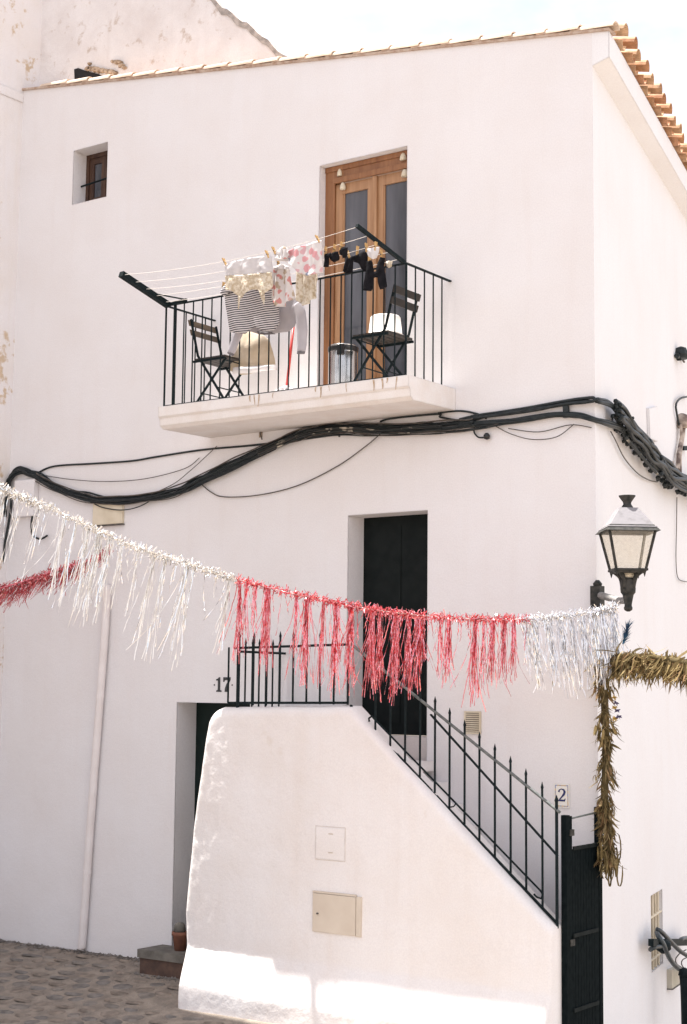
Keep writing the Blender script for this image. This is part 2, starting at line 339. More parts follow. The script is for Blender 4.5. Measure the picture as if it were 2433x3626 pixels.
# ---------------------------------------------------------------- house
PHI = math.radians(-13.834); DR = Vector((math.sin(PHI), math.cos(PHI), 0)); NR = Vector((math.cos(PHI), -math.sin(PHI), 0))
LX = -7.28
roofz = lambda x: 8.45 - 0.147 * x
house = thing('house', (0, 0, 0), 'white limewashed two-storey corner house with tiled roof edge and balcony door', 'house')
wf = M()
HOLES = [(-6.42, -5.895, 7.998, 8.619, 0.27), (-2.98, -1.948, 5.395, 7.79, 0.20), (-2.593, -1.70, 1.98, 4.29, 0.30), (-4.70, -3.75, -0.1, 2.505, 0.34)]
wallgrid(wf, lambda x, z: Vector((x, 0, z)), (0, 1, 0), LX, 0.0, -0.7, lambda x: roofz(x) - 0.01, HOLES)
wall = wf.build('wall', WALL, house, 'shaded white front wall', fix=False)
wr = M(); RP = lambda s, z, off=0.0: DR * s + NR * off + Vector((0, 0, z))
wallgrid(wr, lambda s, z: RP(s, z), -NR, 0.0, 16.0, -1.0, lambda s: 8.25, [(2.23, 2.83, 0.0, 0.715, 0.07)], 2.0)
wr.build('side_wall', WALLR, house, 'bright side wall', fix=False)
co = M()
cs = [(0.0, 8.13), (0.165, 8.175), (0.165, 8.415), (0.0, 8.44)]
co.add([RP(s if s else -0.001 + 0.246 * o, z, o) if s else Vector((o, -0.0015, z)) for s in (0, 16) for o, z in cs], [(0, 1, 2, 3), (7, 6, 5, 4), (0, 4, 5, 1), (1, 5, 6, 2), (2, 6, 7, 3)])
co.build('cornice', WALLR, house)
rb = M(); rb.add([(LX, 0.02, roofz(LX) - 0.03), (0.16, 0.02, roofz(0.16) - 0.03), RP(16, roofz(0.16) - 0.03, 0.16), (LX, 16, roofz(LX) - 0.03),
                  (LX, 16, -1), RP(16, -1)], [(0, 1, 2, 3), (2, 3, 4, 5)])
roof = rb.build('roof', MORTAR, house)
# verge tiles along the gable edge
def halftile(length, r0, r1, t=0.014, n=8):
    m = M(); vs = []
    for x, r in ((0, r0), (length, r1)):
        for rr in (r, r - t):
            vs += [(x, -math.cos(math.pi * j / n) * rr, math.sin(math.pi * j / n) * rr * 0.82) for j in range(n + 1)]
    k = n + 1
    for j in range(n):
        m.add([], []); 
    m.v = [Vector(p) for p in vs]
    f = []
    for j in range(n):
        f += [(j, j + 1, 2 * k + j + 1, 2 * k + j), (k + j + 1, k + j, 3 * k + j, 3 * k + j + 1), (j + 1, j, k + j, k + j + 1), (2 * k + j, 2 * k + j + 1, 3 * k + j + 1, 3 * k + j)]
    f += [(0, 2 * k, 3 * k, k), (n, k + n, 3 * k + n, 2 * k + n)]
    m.f = f; m.mi = [0] * len(f); return m
vm = [halftile(0.43, 0.056, 0.070).mesh('tile', v, smooth=False) for v in VERGE]
ang = math.atan(0.147)
xs = [-6.95 + 0.3385 * i for i in range(21)]
for i, x in enumerate(xs):
    o = bpy.data.objects.new('tile', vm[rnd.randrange(3)]); COL.objects.link(o); o.parent = roof
    o.location = (x - 0.03, 0.028 + 0.006 * rnd.random(), roofz(x - 0.03) + 0.006 + 0.004 * rnd.random()); o.rotation_euler = (0.04 * (rnd.random() - .5), ang - 0.033, 0.02 * (rnd.random() - .5))
o = M().box((LX, -0.022, -0.012), (0.17, 0.12, 0.012)).build('mortar_bed', MORTAR, roof, local=True)
o.location = (0, 0, roofz(0) - 0.002); o.rotation_euler = (0, 0, 0)
o.data.transform(Matrix.Shear('XZ', 4, (0, 0)) if False else Matrix(((1, 0, 0, 0), (0, 1, 0, 0), (-0.147, 0, 1, 0), (0, 0, 0, 1))))
# eave tiles along the side wall: covers over channels, ends hanging past the cornice
cm = [halftile(0.55, 0.072, 0.094).mesh('tile', v) for v in TERRA]; chm = []
for v in TERRA:
    h = halftile(0.50, 0.092, 0.08); 
    for p in h.v: p.z = -p.z
    chm.append(h.mesh('tile', v))
for i in range(1, 23):
    s = 0.02 + 0.292 * i
    for kind in (0, 1):
        o = bpy.data.objects.new('tile', (cm if kind == 0 else chm)[rnd.randrange(4)]); COL.objects.link(o); o.parent = roof
        ss = s + (0.0 if kind == 0 else 0.146)
        p = RP(ss, 8.50 + (0.10 if kind == 0 else 0.065) + 0.022 * (rnd.random() - .5), -0.31 + 0.045 * rnd.random())
        o.location = p; o.rotation_euler = (0.05 * (rnd.random() - .5), ang + 0.01, -PHI + 0.05 * (rnd.random() - .5) - 2 * 0)
        o.rotation_euler.z = math.atan2(NR.y, NR.x) + 0.10 * (rnd.random() - .5)
# small window
win = M().box((-6.42, 0.20, 7.998), (-6.375, 0.25, 8.619)).box((-5.94, 0.20, 7.998), (-5.895, 0.25, 8.619)).box((-6.375, 0.20, 8.57), (-5.94, 0.25, 8.619)).box((-6.375, 0.20, 7.998), (-5.94, 0.25, 8.045)).build('window', WOODD, house, 'small dark wooden window in a deep reveal')
M().box((-6.375, 0.212, 8.045), (-6.305, 0.24, 8.57)).box((-6.19, 0.212, 8.045), (-6.12, 0.24, 8.57)).box((-6.305, 0.212, 8.50), (-6.19, 0.24, 8.57)).box((-6.305, 0.212, 8.045), (-6.19, 0.24, 8.11)).build('sash', WOODD, win)
M().box((-6.115, 0.214, 8.045), (-6.06, 0.24, 8.57)).box((-5.99, 0.214, 8.045), (-5.94, 0.24, 8.57)).box((-6.06, 0.214, 8.50), (-5.99, 0.24, 8.57)).box((-6.06, 0.214, 8.045), (-5.99, 0.24, 8.11)).build('sash', WOODD, win)
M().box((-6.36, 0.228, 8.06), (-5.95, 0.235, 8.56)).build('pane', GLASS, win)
M().tube([(-6.44, 0.13, 8.24), (-5.87, 0.13, 8.275)], 0.011).build('window_bar', IRON, win)
# balcony door
DY = 0.095
bd = M().box((-2.978, DY, 7.63), (-1.80, 0.20, 7.79)).build('balcony_door', WOOD, house, 'varnished wooden double door with glass')
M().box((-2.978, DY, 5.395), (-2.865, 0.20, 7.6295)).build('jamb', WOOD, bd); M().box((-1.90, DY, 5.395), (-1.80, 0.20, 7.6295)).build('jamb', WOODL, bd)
M().box((-2.865, DY + 0.004, 7.605), (-1.90, DY - 0.022, 7.66)).build('drip_rail', WOOD, bd); M().box((-2.975, DY - 0.012, 7.735), (-1.955, DY + 0.004, 7.785)).build('head_moulding', WOOD, bd)
for x0, x1 in ((-2.862, -2.387), (-2.381, -1.903)):
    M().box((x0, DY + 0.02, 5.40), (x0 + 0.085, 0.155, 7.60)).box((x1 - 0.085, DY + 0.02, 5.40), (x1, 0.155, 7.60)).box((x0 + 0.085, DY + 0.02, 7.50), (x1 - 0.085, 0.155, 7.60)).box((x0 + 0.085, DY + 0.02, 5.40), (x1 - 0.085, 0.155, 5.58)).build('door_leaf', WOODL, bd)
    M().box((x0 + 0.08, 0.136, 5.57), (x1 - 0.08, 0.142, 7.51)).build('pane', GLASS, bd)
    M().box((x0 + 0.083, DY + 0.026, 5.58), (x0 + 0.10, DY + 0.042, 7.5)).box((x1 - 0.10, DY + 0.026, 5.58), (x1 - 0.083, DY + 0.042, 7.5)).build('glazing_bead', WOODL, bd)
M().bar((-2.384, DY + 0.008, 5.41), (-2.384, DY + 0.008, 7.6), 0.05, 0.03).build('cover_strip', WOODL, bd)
for x, z, r in ((-2.80, 7.70, 0.026), (-2.05, 7.715, 0.034), (-2.76, 7.555, 0.03), (-2.03, 7.55, 0.036)):   # pale shell-shaped domes on the door frame
    M().lathe([(0.004, 0.05), (r * 0.5, 0.042), (r * 0.85, 0.018), (r, -0.016), (r * 0.9, -0.024)], (x, DY - 0.01, z), 12).build('pale_shell_dome', CREAMB, bd, smooth=True)
# lower entrance door
ld = M().box((-2.593, 0.26, 2.235), (-1.70, 0.31, 4.29)).build('entrance_door', BLACKD, house, 'plain black entrance door at the stair head')
for x0, x1 in ((-2.56, -2.16), (-2.13, -1.73)):
    for z0, z1 in ((2.34, 3.05), (3.13, 4.2)): M().box((x0, 0.252, z0), (x1, 0.2595, z1)).build('panel', BLACKD, ld)
M().lathe([(0.03, -0.02), (0.034, 0.0), (0.02, 0.02)], (-2.14, 0.235, 3.22), 10).build('knob', IRON, ld)
M().box((-2.593, 0.05, 1.90), (-1.70, 0.30, 2.232)).build('threshold', plaster('threshold plaster', (0.70, 0.64, 0.61), (0.5, 0.43, 0.4), 0.4), ld)
# door 17 under the stair head
M().box((-4.70, 0.30, -0.1), (-3.75, 0.345, 2.505)).build('street_door', GREEND, house, 'dark green street door behind the stair wall')
# painted number 17 over the street door
def glyph(m, polys, ox, oz, h, y, t=0.003):
    for pl in polys: m.prism([(ox + px * h, y, oz + pz * h) for px, pz in pl], (0, t, 0))
SER = {'1': [[(0.15, 0), (0.62, 0), (0.62, 0.09), (0.49, 0.13), (0.49, 1), (0.36, 1), (0.28, 0.90), (0.12, 0.86), (0.12, 0.77), (0.28, 0.77), (0.28, 0.13), (0.15, 0.09)]],
       '7': [[(0.10, 1), (0.75, 1), (0.75, 0.84), (0.60, 0.55), (0.52, 0.25), (0.52, 0.0), (0.24, 0.0), (0.27, 0.25), (0.38, 0.52), (0.58, 0.80), (0.24, 0.80), (0.20, 0.68), (0.10, 0.68)]],
       'o': [[(0, 0.47), (0.07, 0.54), (0.14, 0.47), (0.07, 0.40)]]}
nm = M(); bx, bz, hh = -4.205, 2.615, 0.145
glyph(nm, SER['1'], bx, bz, hh, -0.004); glyph(nm, SER['7'], bx + 0.095, bz, hh, -0.004); glyph(nm, SER['o'], bx - 0.015, bz, hh, -0.004); glyph(nm, SER['o'], bx + 0.215, bz, hh, -0.004)
nm.build('house_number', BPAINT, house, 'black painted number 17')
# balcony slab
SB0, SB1, SY, SZ = -4.335, -1.40, -0.785, 5.385
sl = M(); n = 24
prof = [(0, 0.0), (SY, 0.0), (SY, -0.10), (SY + 0.02, -0.115), (SY + 0.03, -0.185), (SY + 0.08, -0.215), (0, -0.20)]
sl.add([(x, y, SZ + z) for x in (SB0, SB1) for y, z in prof], [tuple(range(7)), tuple(range(13, 6, -1))] + [(i, i + 7, (i + 1) % 7 + 7, (i + 1) % 7) for i in range(7)])
slab = sl.build('balcony_slab', SLABM, house, 'plastered balcony slab with rust drips')
rd = M(); r3 = random.Random(5)
RUST = mat('rust drips', (0.42, 0.28, 0.16), (0.62, 0.50, 0.40), 0.9, 0, 30)
for i in range(13):
    x = -1.52 - r3.random() ** 1.5 * 1.7; w = 0.006 + 0.014 * r3.random(); l = 0.05 + 0.13 * r3.random()
    pts = [Vector((x + 0.006 * math.sin(7 * q + i), SY - 0.0035 + (0.02 if q > 4 else 0), SZ - 0.005 - l * q / 6)) for q in range(5)]
    rd = M(); rd.strip(pts, [Vector((1, 0, 0))] * 5, [w * (1 - 0.12 * q) for q in range(5)])
    rd.build('rust_stain', RUST, slab, fix=False)

# ---------------------------------------------------------------- neighbouring tall building on the left
nb = thing('neighbour_building', (LX, 0.25, 0), 'tall stained plaster building rising behind the left end of the roof', 'building')
w = M()
prof = [(0.25, 11.0), (-0.73, 11.0), (-0.73, 14.9), (-9.0, 14.9)]      # lower rear part; unseen taller street part, shaped to shade the ground
w.add([(LX, y, z) for y, z in [(0.25, -1.5), (-0.73, -1.5), (-9, -1.5)] + prof], [(0, 1, 4, 3), (1, 2, 6, 5)])
w.add([(xx, y, z) for xx in (LX, LX - 6) for y, z in prof + [(-9, -1.5)]], [(0, 1, 6, 5), (1, 2, 7, 6), (2, 3, 8, 7), (3, 4, 9, 8)])
w.build('side_wall', SIDEM, nb, 'peeling whitewashed side wall', fix=False)
lg = M().box((LX + 0.002, -6, 9.36), (LX + 0.012, 0.0, 9.475)).build('ledge', SIDEM, nb)
edge = [(LX, 12.3), (-6.9, 11.95)]
x = -6.8
while x < -3.35:
    edge.append((x, table([(-6.9, 12.0), (-4.607, 10.014), (-4.2, 9.66), (-3.608, 9.142), (-3.3, 8.86)], x) + 0.05 * noise.noise(Vector((x * 5, 0, 3))) + 0.025 * noise.noise(Vector((x * 17, 2, 3))))); x += 0.07
edge.append((-3.3, 8.6))
gv = M(); n = len(edge)
gv.add([(a, 0.25, b) for a, b in edge] + [(a, 0.25, 8.3) for a, b in edge] + [(a, 0.32, b - 0.004) for a, b in edge], [(n + i, n + i + 1, i + 1, i) for i in range(n - 1)] + [(i, i + 1, 2 * n + i + 1, 2 * n + i) for i in range(n - 1)])
gw = gv.build('gable_wall', SOLD, nb, 'weathered gable wall with a rough sloping edge', fix=False)
cp = M(); LICH = mat('grey lichen coping', (0.30, 0.27, 0.25), (0.52, 0.46, 0.42), 0.95, 0, 14, bump=0.8)
ee = edge[2:-1]; ne = len(ee)
cp.add([(a, 0.235 + 0.01 * r_, b + 0.012) for r_ in (0,) for a, b in ee] + [(a - 0.01, 0.238, b - 0.045 - 0.05 * abs(noise.noise(Vector((a * 9, 5, 1))))) for a, b in ee] + [(a, 0.33, b + 0.012) for a, b in ee], [(ne + i, ne + i + 1, i + 1, i) for i in range(ne - 1)] + [(i, i + 1, 2 * ne + i + 1, 2 * ne + i) for i in range(ne - 1)])
cp.build('coping', LICH, gw, fix=False)
# broken corner of masonry where the gable meets the roof
RUB = mat('broken brown masonry', (0.55, 0.43, 0.32), (0.22, 0.15, 0.10), 0.95, 0, 18, bump=0.8)
hol = M().prism([(-6.700, 0.235, 9.713), (-6.636, 0.235, 9.714), (-6.494, 0.235, 9.645), (-6.304, 0.235, 9.566), (-6.254, 0.235, 9.529), (-6.688, 0.235, 9.595)], (0, 0.012, 0)); hol.build('hole', DARK, gw)  # flat dark plate painted as the shade inside a broken opening
r4 = random.Random(3)
for px, py, s in ((-6.47, 9.665, .05), (-6.42, 9.655, .05), (-6.36, 9.635, .055), (-6.30, 9.61, .055), (-6.24, 9.59, .05), (-6.17, 9.565, .05), (-6.10, 9.545, .045), (-6.04, 9.525, .04), (-6.45, 9.72, .03), (-6.02, 9.64, .05), (-5.97, 9.625, .04), (-5.95, 9.585, .045), (-5.90, 9.55, .035), (-6.08, 9.66, .03)):
    bm = M(); n = 7
    bm.add([(px + s * (0.7 + .6 * r4.random()) * math.cos(6.28 * j / n) * k, 0.245 - d, py + s * 0.55 * (0.7 + .6 * r4.random()) * math.sin(6.28 * j / n) * k - 0.3 * (px + 6.47) * 0) for k, d in ((1, 0), (0.75, 0.035)) for j in range(n)], [(j, (j + 1) % n, n + (j + 1) % n, n + j) for j in range(n)] + [tuple(n + j for j in range(n))])
    bm.build('rubble', RUB, gw)

# ---------------------------------------------------------------- outside stair
stair = thing('staircase', (-1.7, -0.8, -0.1), 'white plastered outside stair with a battered front wall and beige meter door', 'staircase')
XL = [(-0.55, -3.72), (-0.22, -3.77), (0.25, -3.80), (0.59, -3.83), (1.317, -3.775), (2.125, -3.665), (2.45, -3.605), (2.6, -3.585)]
ZT = [(-3.9, 2.44), (-3.5, 2.475), (-2.0, 2.505), (0.05, 0.755), (0.2, 0.655)]
XR = 0.0
def sy(x, z):
    y = -0.795 - 0.045 * (2.5 - z) / 2.2
    zp = 0.285 + 0.012 * noise.noise(Vector((x * 1.5, 0, 0))) + 0.02 * noise.noise(Vector((x * 0.6, 4, 0)))
    if z < zp:
        t = min(1, (zp - z) / 0.34); y -= 0.125 * (t ** 0.95)
        if z < zp - 0.34: y -= 0.05 * (zp - 0.34 - z)
    y += 0.010 * noise.noise(Vector((x * 1.6, 0, z * 1.1))) + 0.003 * noise.noise(Vector((x * 4, 3, z * 3)))
    dl = x - table(XL, z)
    if dl < 0.35: y += 0.004 * noise.noise(Vector((x * 13, 0, z * 9)))
    return y
nx, nz = 150, 110
P = []
for j in range(nz + 1):
    for i in range(nx + 1):
        u = i / nx; u = u * (1 - 0.25 * (1 - u)) if u < 1 else 1
        v = j / nz; v = 1 - (1 - v) ** 1.12
        xx = lerp(-3.8, XR, u)
        zt = table(ZT, xx); z = lerp(-0.6, zt, v)
        x = lerp(table(XL, z) + 0.02 * noise.noise(Vector((2, 0, z * 2.2))) * (1 - u), XR, u)
        zt = table(ZT, x) + 0.007 * noise.noise(Vector((x * 3.1, 7, 0))) + 0.004 * noise.noise(Vector((x * 11, 7, 0))); z = lerp(-0.6, zt, v)
        y = sy(x, z)
        for d, r in ((zt - z, 0.085), (x - table(XL, z), 0.07), (XR - x, 0.02)):
            d = max(0, d)
            if d < r: y += r - math.sqrt(max(0, r * r - (r - d) ** 2))
        if x - table(XL, z) < 0.13 and zt - z < 0.13:      # rounded shoulder
            k = ((0.13 - (x - table(XL, z))) * (0.13 - (zt - z))) / 0.0169; x += 0.036 * k; z -= 0.036 * k
        P.append((x, y, z))
m = M(); k = nx + 1
m.add(P, [(j * k + i, j * k + i + 1, (j + 1) * k + i + 1, (j + 1) * k + i) for j in range(nz) for i in range(nx)])
ring = [j * k for j in range(nz + 1)] + [nz * k + i for i in range(1, nx + 1)] + [j * k + nx for j in range(nz - 1, -1, -1)]
b0 = len(m.v); m.add([(P[q][0], -0.60, P[q][2] - (0.0)) for q in ring], [])
for q in range(len(ring) - 1): m.f.append((ring[q], ring[q + 1], b0 + q + 1, b0 + q)); m.mi.append(0)
m.f.append(tuple(b0 + q for q in range(len(ring)))); m.mi.append(0)
fwall = m.build('front_wall', STAIRW, stair, 'uneven whitewashed stair wall', smooth=True)
fwall.data.set_sharp_from_angle(angle=math.radians(60))
M().box((-3.45, -0.598, 1.93), (-1.62, -0.002, 2.02)).build('landing', STAIRW, stair)
for i in range(10):
    M().box((-1.615 + 0.163 * i, -0.597, -0.5), (-1.455 + 0.163 * i, -0.003, 1.84 - 0.185 * i)).build('step', STAIRW, stair)
mb = M().box((-2.325, -0.852, 0.56), (-1.87, -0.82, 0.885)).build('meter_door', BEIGE, stair, 'beige steel meter door')
M().box((-1.865, -0.848, 0.555), (-1.815, -0.82, 0.89)).build('hinge_strip', BEIGE, mb); M().box((-2.33, -0.848, 0.8875), (-1.87, -0.82, 0.905)).build('top_strip', BEIGE, mb)
M().lathe([(0.011, -0.006), (0.011, 0.006)], (-2.27, -0.854, 0.715), 10).build('lock', WIRE, mb)
pn = M().box((-2.32, -0.828, 1.175), (-2.005, -0.80, 1.455)).build('flush_panel', STAIRW, stair, 'whitewashed flush panel')
M().box((-2.325, -0.8255, 1.168), (-2.0, -0.80, 1.462)).build('joint', mat('dusty joint', (0.72, 0.65, 0.59), None, 0.9), pn)
for z in (1.395, 1.235): M().box((-2.18, -0.8305, z), (-2.13, -0.8285, z + 0.008)).build('slot', BEIGE, pn)

# ---------------------------------------------------------------- iron railing of the stair
RY = -0.72
rail = thing('stair_railing', (-1.7, RY, 2.5), 'black iron railing with spiked bars along the landing and down the stair', 'railing')
def spike(a, b, r):
    m = M(); a, b = Vector(a), Vector(b); t = (b - a).normalized()
    m.tube([a, b - t * 0.06, b - t * 0.045, b], [r, r, r * 1.35, 0.001], 6); return m.build('bar', IRON, rail, smooth=False)
pts_b = [(-3.433, -0.720, 2.517), (-3.135, -0.720, 2.521), (-2.979, -0.720, 2.523), (-2.826, -0.720, 2.524), (-2.675, -0.720, 2.526), (-2.522, -0.720, 2.528), (-2.372, -0.720, 2.530), (-2.219, -0.720, 2.532), (-2.064, -0.720, 2.534)]
ztop, zbot = 3.172, 2.515
for i, p in enumerate(pts_b):
    if i == 0: M().tube([(p[0], RY, 2.515), (p[0], RY, 3.03)], 0.009).build('bar', IRON, rail)
    else: spike((p[0], RY, zbot - (0.02 if i < 3 else 0.0)), (p[0], RY, ztop), 0.0095)
xp = -3.315
spike((xp, RY, 2.40), (xp, RY, 3.18), 0.017)
M().bar((pts_b[0][0], RY, 2.515), (pts_b[-1][0], RY, 2.532), 0.012, 0.022).build('bottom_rail', IRON, rail)
M().bar((pts_b[0][0] + 0.06, RY, 3.022), (-2.03, RY, 3.045), 0.012, 0.022).build('top_rail', IRON, rail)
for i in range(1, 7): spike((xp, RY + 0.103 * i, 2.02), (xp, RY + 0.103 * i, 3.12), 0.0085)
M().bar((xp, RY, 2.99), (xp, -0.01, 2.99), 0.012, 0.022).build('top_rail', IRON, rail); M().bar((xp, RY, 2.45), (xp, -0.01, 2.45), 0.012, 0.022).build('bottom_rail', IRON, rail)
tops = [(-1.769, -0.720, 3.005), (-1.612, -0.720, 2.901), (-1.459, -0.720, 2.800), (-1.307, -0.720, 2.700), (-1.157, -0.720, 2.600), (-1.012, -0.720, 2.506), (-0.865, -0.720, 2.409), (-0.722, -0.720, 2.312), (-0.575, -0.720, 2.218), (-0.428, -0.720, 2.123), (-0.285, -0.720, 2.027), (-0.137, -0.720, 1.927)]
bases = [(-1.779, -0.720, 2.310), (-1.617, -0.720, 2.174), (-1.466, -0.720, 2.045), (-1.321, -0.720, 1.925), (-1.172, -0.720, 1.800), (-1.024, -0.720, 1.668), (-0.881, -0.720, 1.556), (-0.736, -0.720, 1.434), (-0.591, -0.720, 1.314), (-0.445, -0.720, 1.193), (-0.296, -0.720, 1.067), (-0.149, -0.720, 0.947)]
for a, b in zip(bases, tops): spike((b[0], RY, a[2] - 0.01), (b[0], RY, b[2]), 0.0095)
p0, p1 = Vector((-2.033, -0.720, 2.511)), Vector((-0.002, -0.720, 0.817))
M().bar(p0, p1, 0.014, 0.026, (0, 1, 0)).build('bottom_rail', IRON, rail)
a, b = Vector((-1.787, -0.720, 2.402)), Vector((-0.160, -0.720, 1.068)); q = 0.045
lo = [a + Vector((-0.045, 0, -0.03)), a + Vector((-0.05, 0, 0.0)), a + Vector((-0.02, 0, 0.018)), a, b, b + Vector((0.025, 0, -0.03)), b + Vector((0.01, 0, -0.065)), b + Vector((-0.03, 0, -0.055)), b + Vector((-0.055, 0, -0.035))]
M().tube(lo, 0.009).build('lower_rail', IRON, rail)
h0 = Vector((-0.950, -0.720, 1.713)); M().tube([h0, h0 + Vector((-0.02, 0, -0.025)), h0 + Vector((-0.05, 0, -0.032))], 0.006).build('scroll', IRON, rail)
M().bar((-1.201, -0.720, 2.445), (0.001, -0.720, 1.347), 0.012, 0.022, (0, 1, 0)).build('middle_rail', IRON, rail)
M().tube([(-2.03, RY, 3.045), (0.022, -0.720, 1.690)], 0.0125, 8).build('handrail', IRONL, rail, 'worn grey handrail')
e0, e1 = Vector((0.005, -0.720, 0.800)), Vector((0.015, -0.720, 1.829)); e0.z = 0.785
spike((-0.008, RY, e0.z), (-0.008, RY, e1.z), 0.013)

# ---------------------------------------------------------------- gate between stair end and house corner
GATEM = mat('matt black gate paint', (0.004, 0.007, 0.008), (0.008, 0.012, 0.013), 0.85, 0, 20, spec=0.05)
gate = thing('metal_gate', (0.03, -0.62, 0), 'narrow black ribbed metal gate at the foot of the stair', 'gate')
GX = 0.03
M().box((GX - 0.025, -0.672, -0.5), (GX + 0.025, -0.615, 1.665)).build('post', GATEM, gate); M().box((GX - 0.025, -0.09, -0.5), (GX + 0.02, -0.035, 1.70)).build('post', GATEM, gate)
M().tube([(GX, -0.615, 1.63), (GX, -0.03, 1.66)], 0.008).build('top_bar', IRONL, gate)
M().box((GX - 0.018, -0.602, -0.3), (GX + 0.018, -0.565, 1.655)).build('stile', GATEM, gate); M().box((GX - 0.018, -0.135, -0.3), (GX + 0.018, -0.10, 1.41)).build('stile', GATEM, gate)
sm = M().box((-0.010, -0.0215, -0.3), (0.012, 0.0215, 1.39)).mesh('slat', GATEM)
for i in range(9):
    o = bpy.data.objects.new('slat', sm); COL.objects.link(o); o.parent = gate; o.location = (0.006, -0.54 + 0.048 * i - gate.location.y, 0)
M().box((GX - 0.028, -0.565, -0.3), (GX - 0.012, -0.135, 1.38)).build('backing_sheet', GATEM, gate)
for z in (1.385, 0.70, 0.12): M().box((GX + 0.0215, -0.565, z), (GX + 0.034, -0.135, z + 0.03)).build('rail', mat('gate rail %.1f' % z, (0.018, 0.022, 0.022), (0.010, 0.013, 0.013), 0.8, spec=0.1), gate)
for z in (1.50, 0.64): M().box((GX + 0.012, -0.625, z), (GX + 0.035, -0.555, z + 0.05)).build('hinge', LIRON, gate)

# ---------------------------------------------------------------- fittings on the front wall
dp = thing('drainpipe', (-5.948, -0.000, -0.055), 'white painted drainpipe leaning down the lower left wall', 'pipe')
M().tube(spline([(-5.684, -0.030, 3.724), (-5.697, -0.050, 3.078), (-5.802, -0.050, 1.505), (-5.881, -0.050, 0.157), (-5.898, -0.050, -0.049)], 6), 0.042, 12).build('pipe', PIPE, dp, smooth=True)
for a in ((-5.734, -0.050, 2.551), (-5.847, -0.050, 0.739)): M().lathe([(0.047, -0.02), (0.047, 0.02)], a, 12).build('clip', PIPE, dp)
st = thing('door_step', (-4.4, -0.18, -0.15), 'low concrete step with red riser at the street door', 'step')
M().box((-4.82, -0.37, 0.02), (-3.68, -0.002, 0.10)).build('tread', CONC, st); M().box((-4.80, -0.35, -0.3), (-3.68, -0.002, 0.02)).build('riser', BRICKR, st)
pt = thing('flower_pot', (-4.44, -0.17, 0.10), 'small terracotta pot on the street door step', 'pot')
M().lathe([(0.055, 0), (0.075, 0.14), (0.085, 0.145), (0.085, 0.18), (0.07, 0.18), (0.065, 0.15)], (-4.44, -0.17, 0.10), 16).build('pot_body', POT, pt, smooth=True)
M().lathe([(0.02, 0.15), (0.06, 0.19), (0.055, 0.24), (0.03, 0.265), (0.004, 0.27)], (-4.45, -0.17, 0.10), 12).build('soil_mound', CONC, pt, smooth=True)
vg = thing('vent_grille', (-1.22, 0, 2.28), 'small cream slatted vent grille in the wall beside the stair', 'vent')
M().box((-1.30, -0.018, 2.27), (-1.285, -0.001, 2.47)).box((-1.145, -0.018, 2.27), (-1.13, -0.001, 2.47)).box((-1.285, -0.018, 2.455), (-1.145, -0.001, 2.47)).box((-1.285, -0.018, 2.27), (-1.145, -0.001, 2.285)).build('frame', CREAMB, vg)
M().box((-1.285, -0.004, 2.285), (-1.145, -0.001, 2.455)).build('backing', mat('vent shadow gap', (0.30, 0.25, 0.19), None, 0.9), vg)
for i in range(9): M().box((-1.285, -0.016, 2.290 + 0.0185 * i), (-1.145, -0.005, 2.300 + 0.0185 * i)).build('slat', CREAMB, vg)
tl = thing('number_plaque', (-0.335, 0, 1.70), 'ceramic house number tile with a blue 2 above the gate', 'number plaque')
TX0, TX1, TZ0, TZ1 = -0.408, -0.262, 1.672, 1.872
M().box((TX0, -0.012, TZ0), (TX1, -0.001, TZ1)).build('tile', CERAM, tl)
bm = M()
for (a, b) in (((TX0 + .01, TZ0 + .01), (TX1 - .01, TZ0 + .018)), ((TX0 + .01, TZ1 - .018), (TX1 - .01, TZ1 - .01)), ((TX0 + .01, TZ0 + .018), (TX0 + .018, TZ1 - .018)), ((TX1 - .018, TZ0 + .018), (TX1 - .01, TZ1 - .018))): bm.box((a[0], -0.0135, a[1]), (b[0], -0.0125, b[1]))
bm.build('border', OCHRE, tl)
c2 = [(0.10, 0.74), (0.14, 0.90), (0.30, 0.99), (0.50, 0.93), (0.58, 0.76), (0.52, 0.58), (0.36, 0.38), (0.16, 0.16), (0.08, 0.04)]
wd = [0.16, 0.10, 0.07, 0.14, 0.20, 0.18, 0.12, 0.09, 0.07]
d2 = M(); pts = [Vector((-0.372 + a * 0.115, -0.0145, 1.725 + b * 0.105)) for a, b in c2]; sd2 = []
for i in range(len(pts)):
    t = (pts[min(i + 1, 8)] - pts[max(i - 1, 0)]).normalized(); sd2.append(Vector((t.z, 0, -t.x)))
d2.strip(pts, sd2, [x * 0.115 for x in wd]); d2.prism([(-0.372 + a * 0.115, -0.0147, 1.725 + b * 0.105) for a, b in ((0.05, 0), (0.60, 0), (0.66, 0.24), (0.60, 0.24), (0.54, 0.15), (0.16, 0.16))], (0, 0.001, 0))
d2.build('numeral', NAVY, tl, 'blue numeral 2')
jb = thing('junction_box', (-5.7, 0, 4.36), 'cream wall box below the sagging cable bundle', 'box')
M().box((-5.93, -0.035, 4.37), (-5.50, -0.001, 4.64)).build('body', CREAMB, jb); M().box((-5.94, -0.04, 4.355), (-5.49, -0.001, 4.3685)).build('bottom_edge', WIRE, jb)
jb2 = thing('junction_box', (-6.85, 0, 4.55), 'pale plastered box under the cable bend at far left', 'box')
M().box((-7.12, -0.07, 4.52), (-6.80, -0.001, 4.93)).build('body', WALL, jb2)

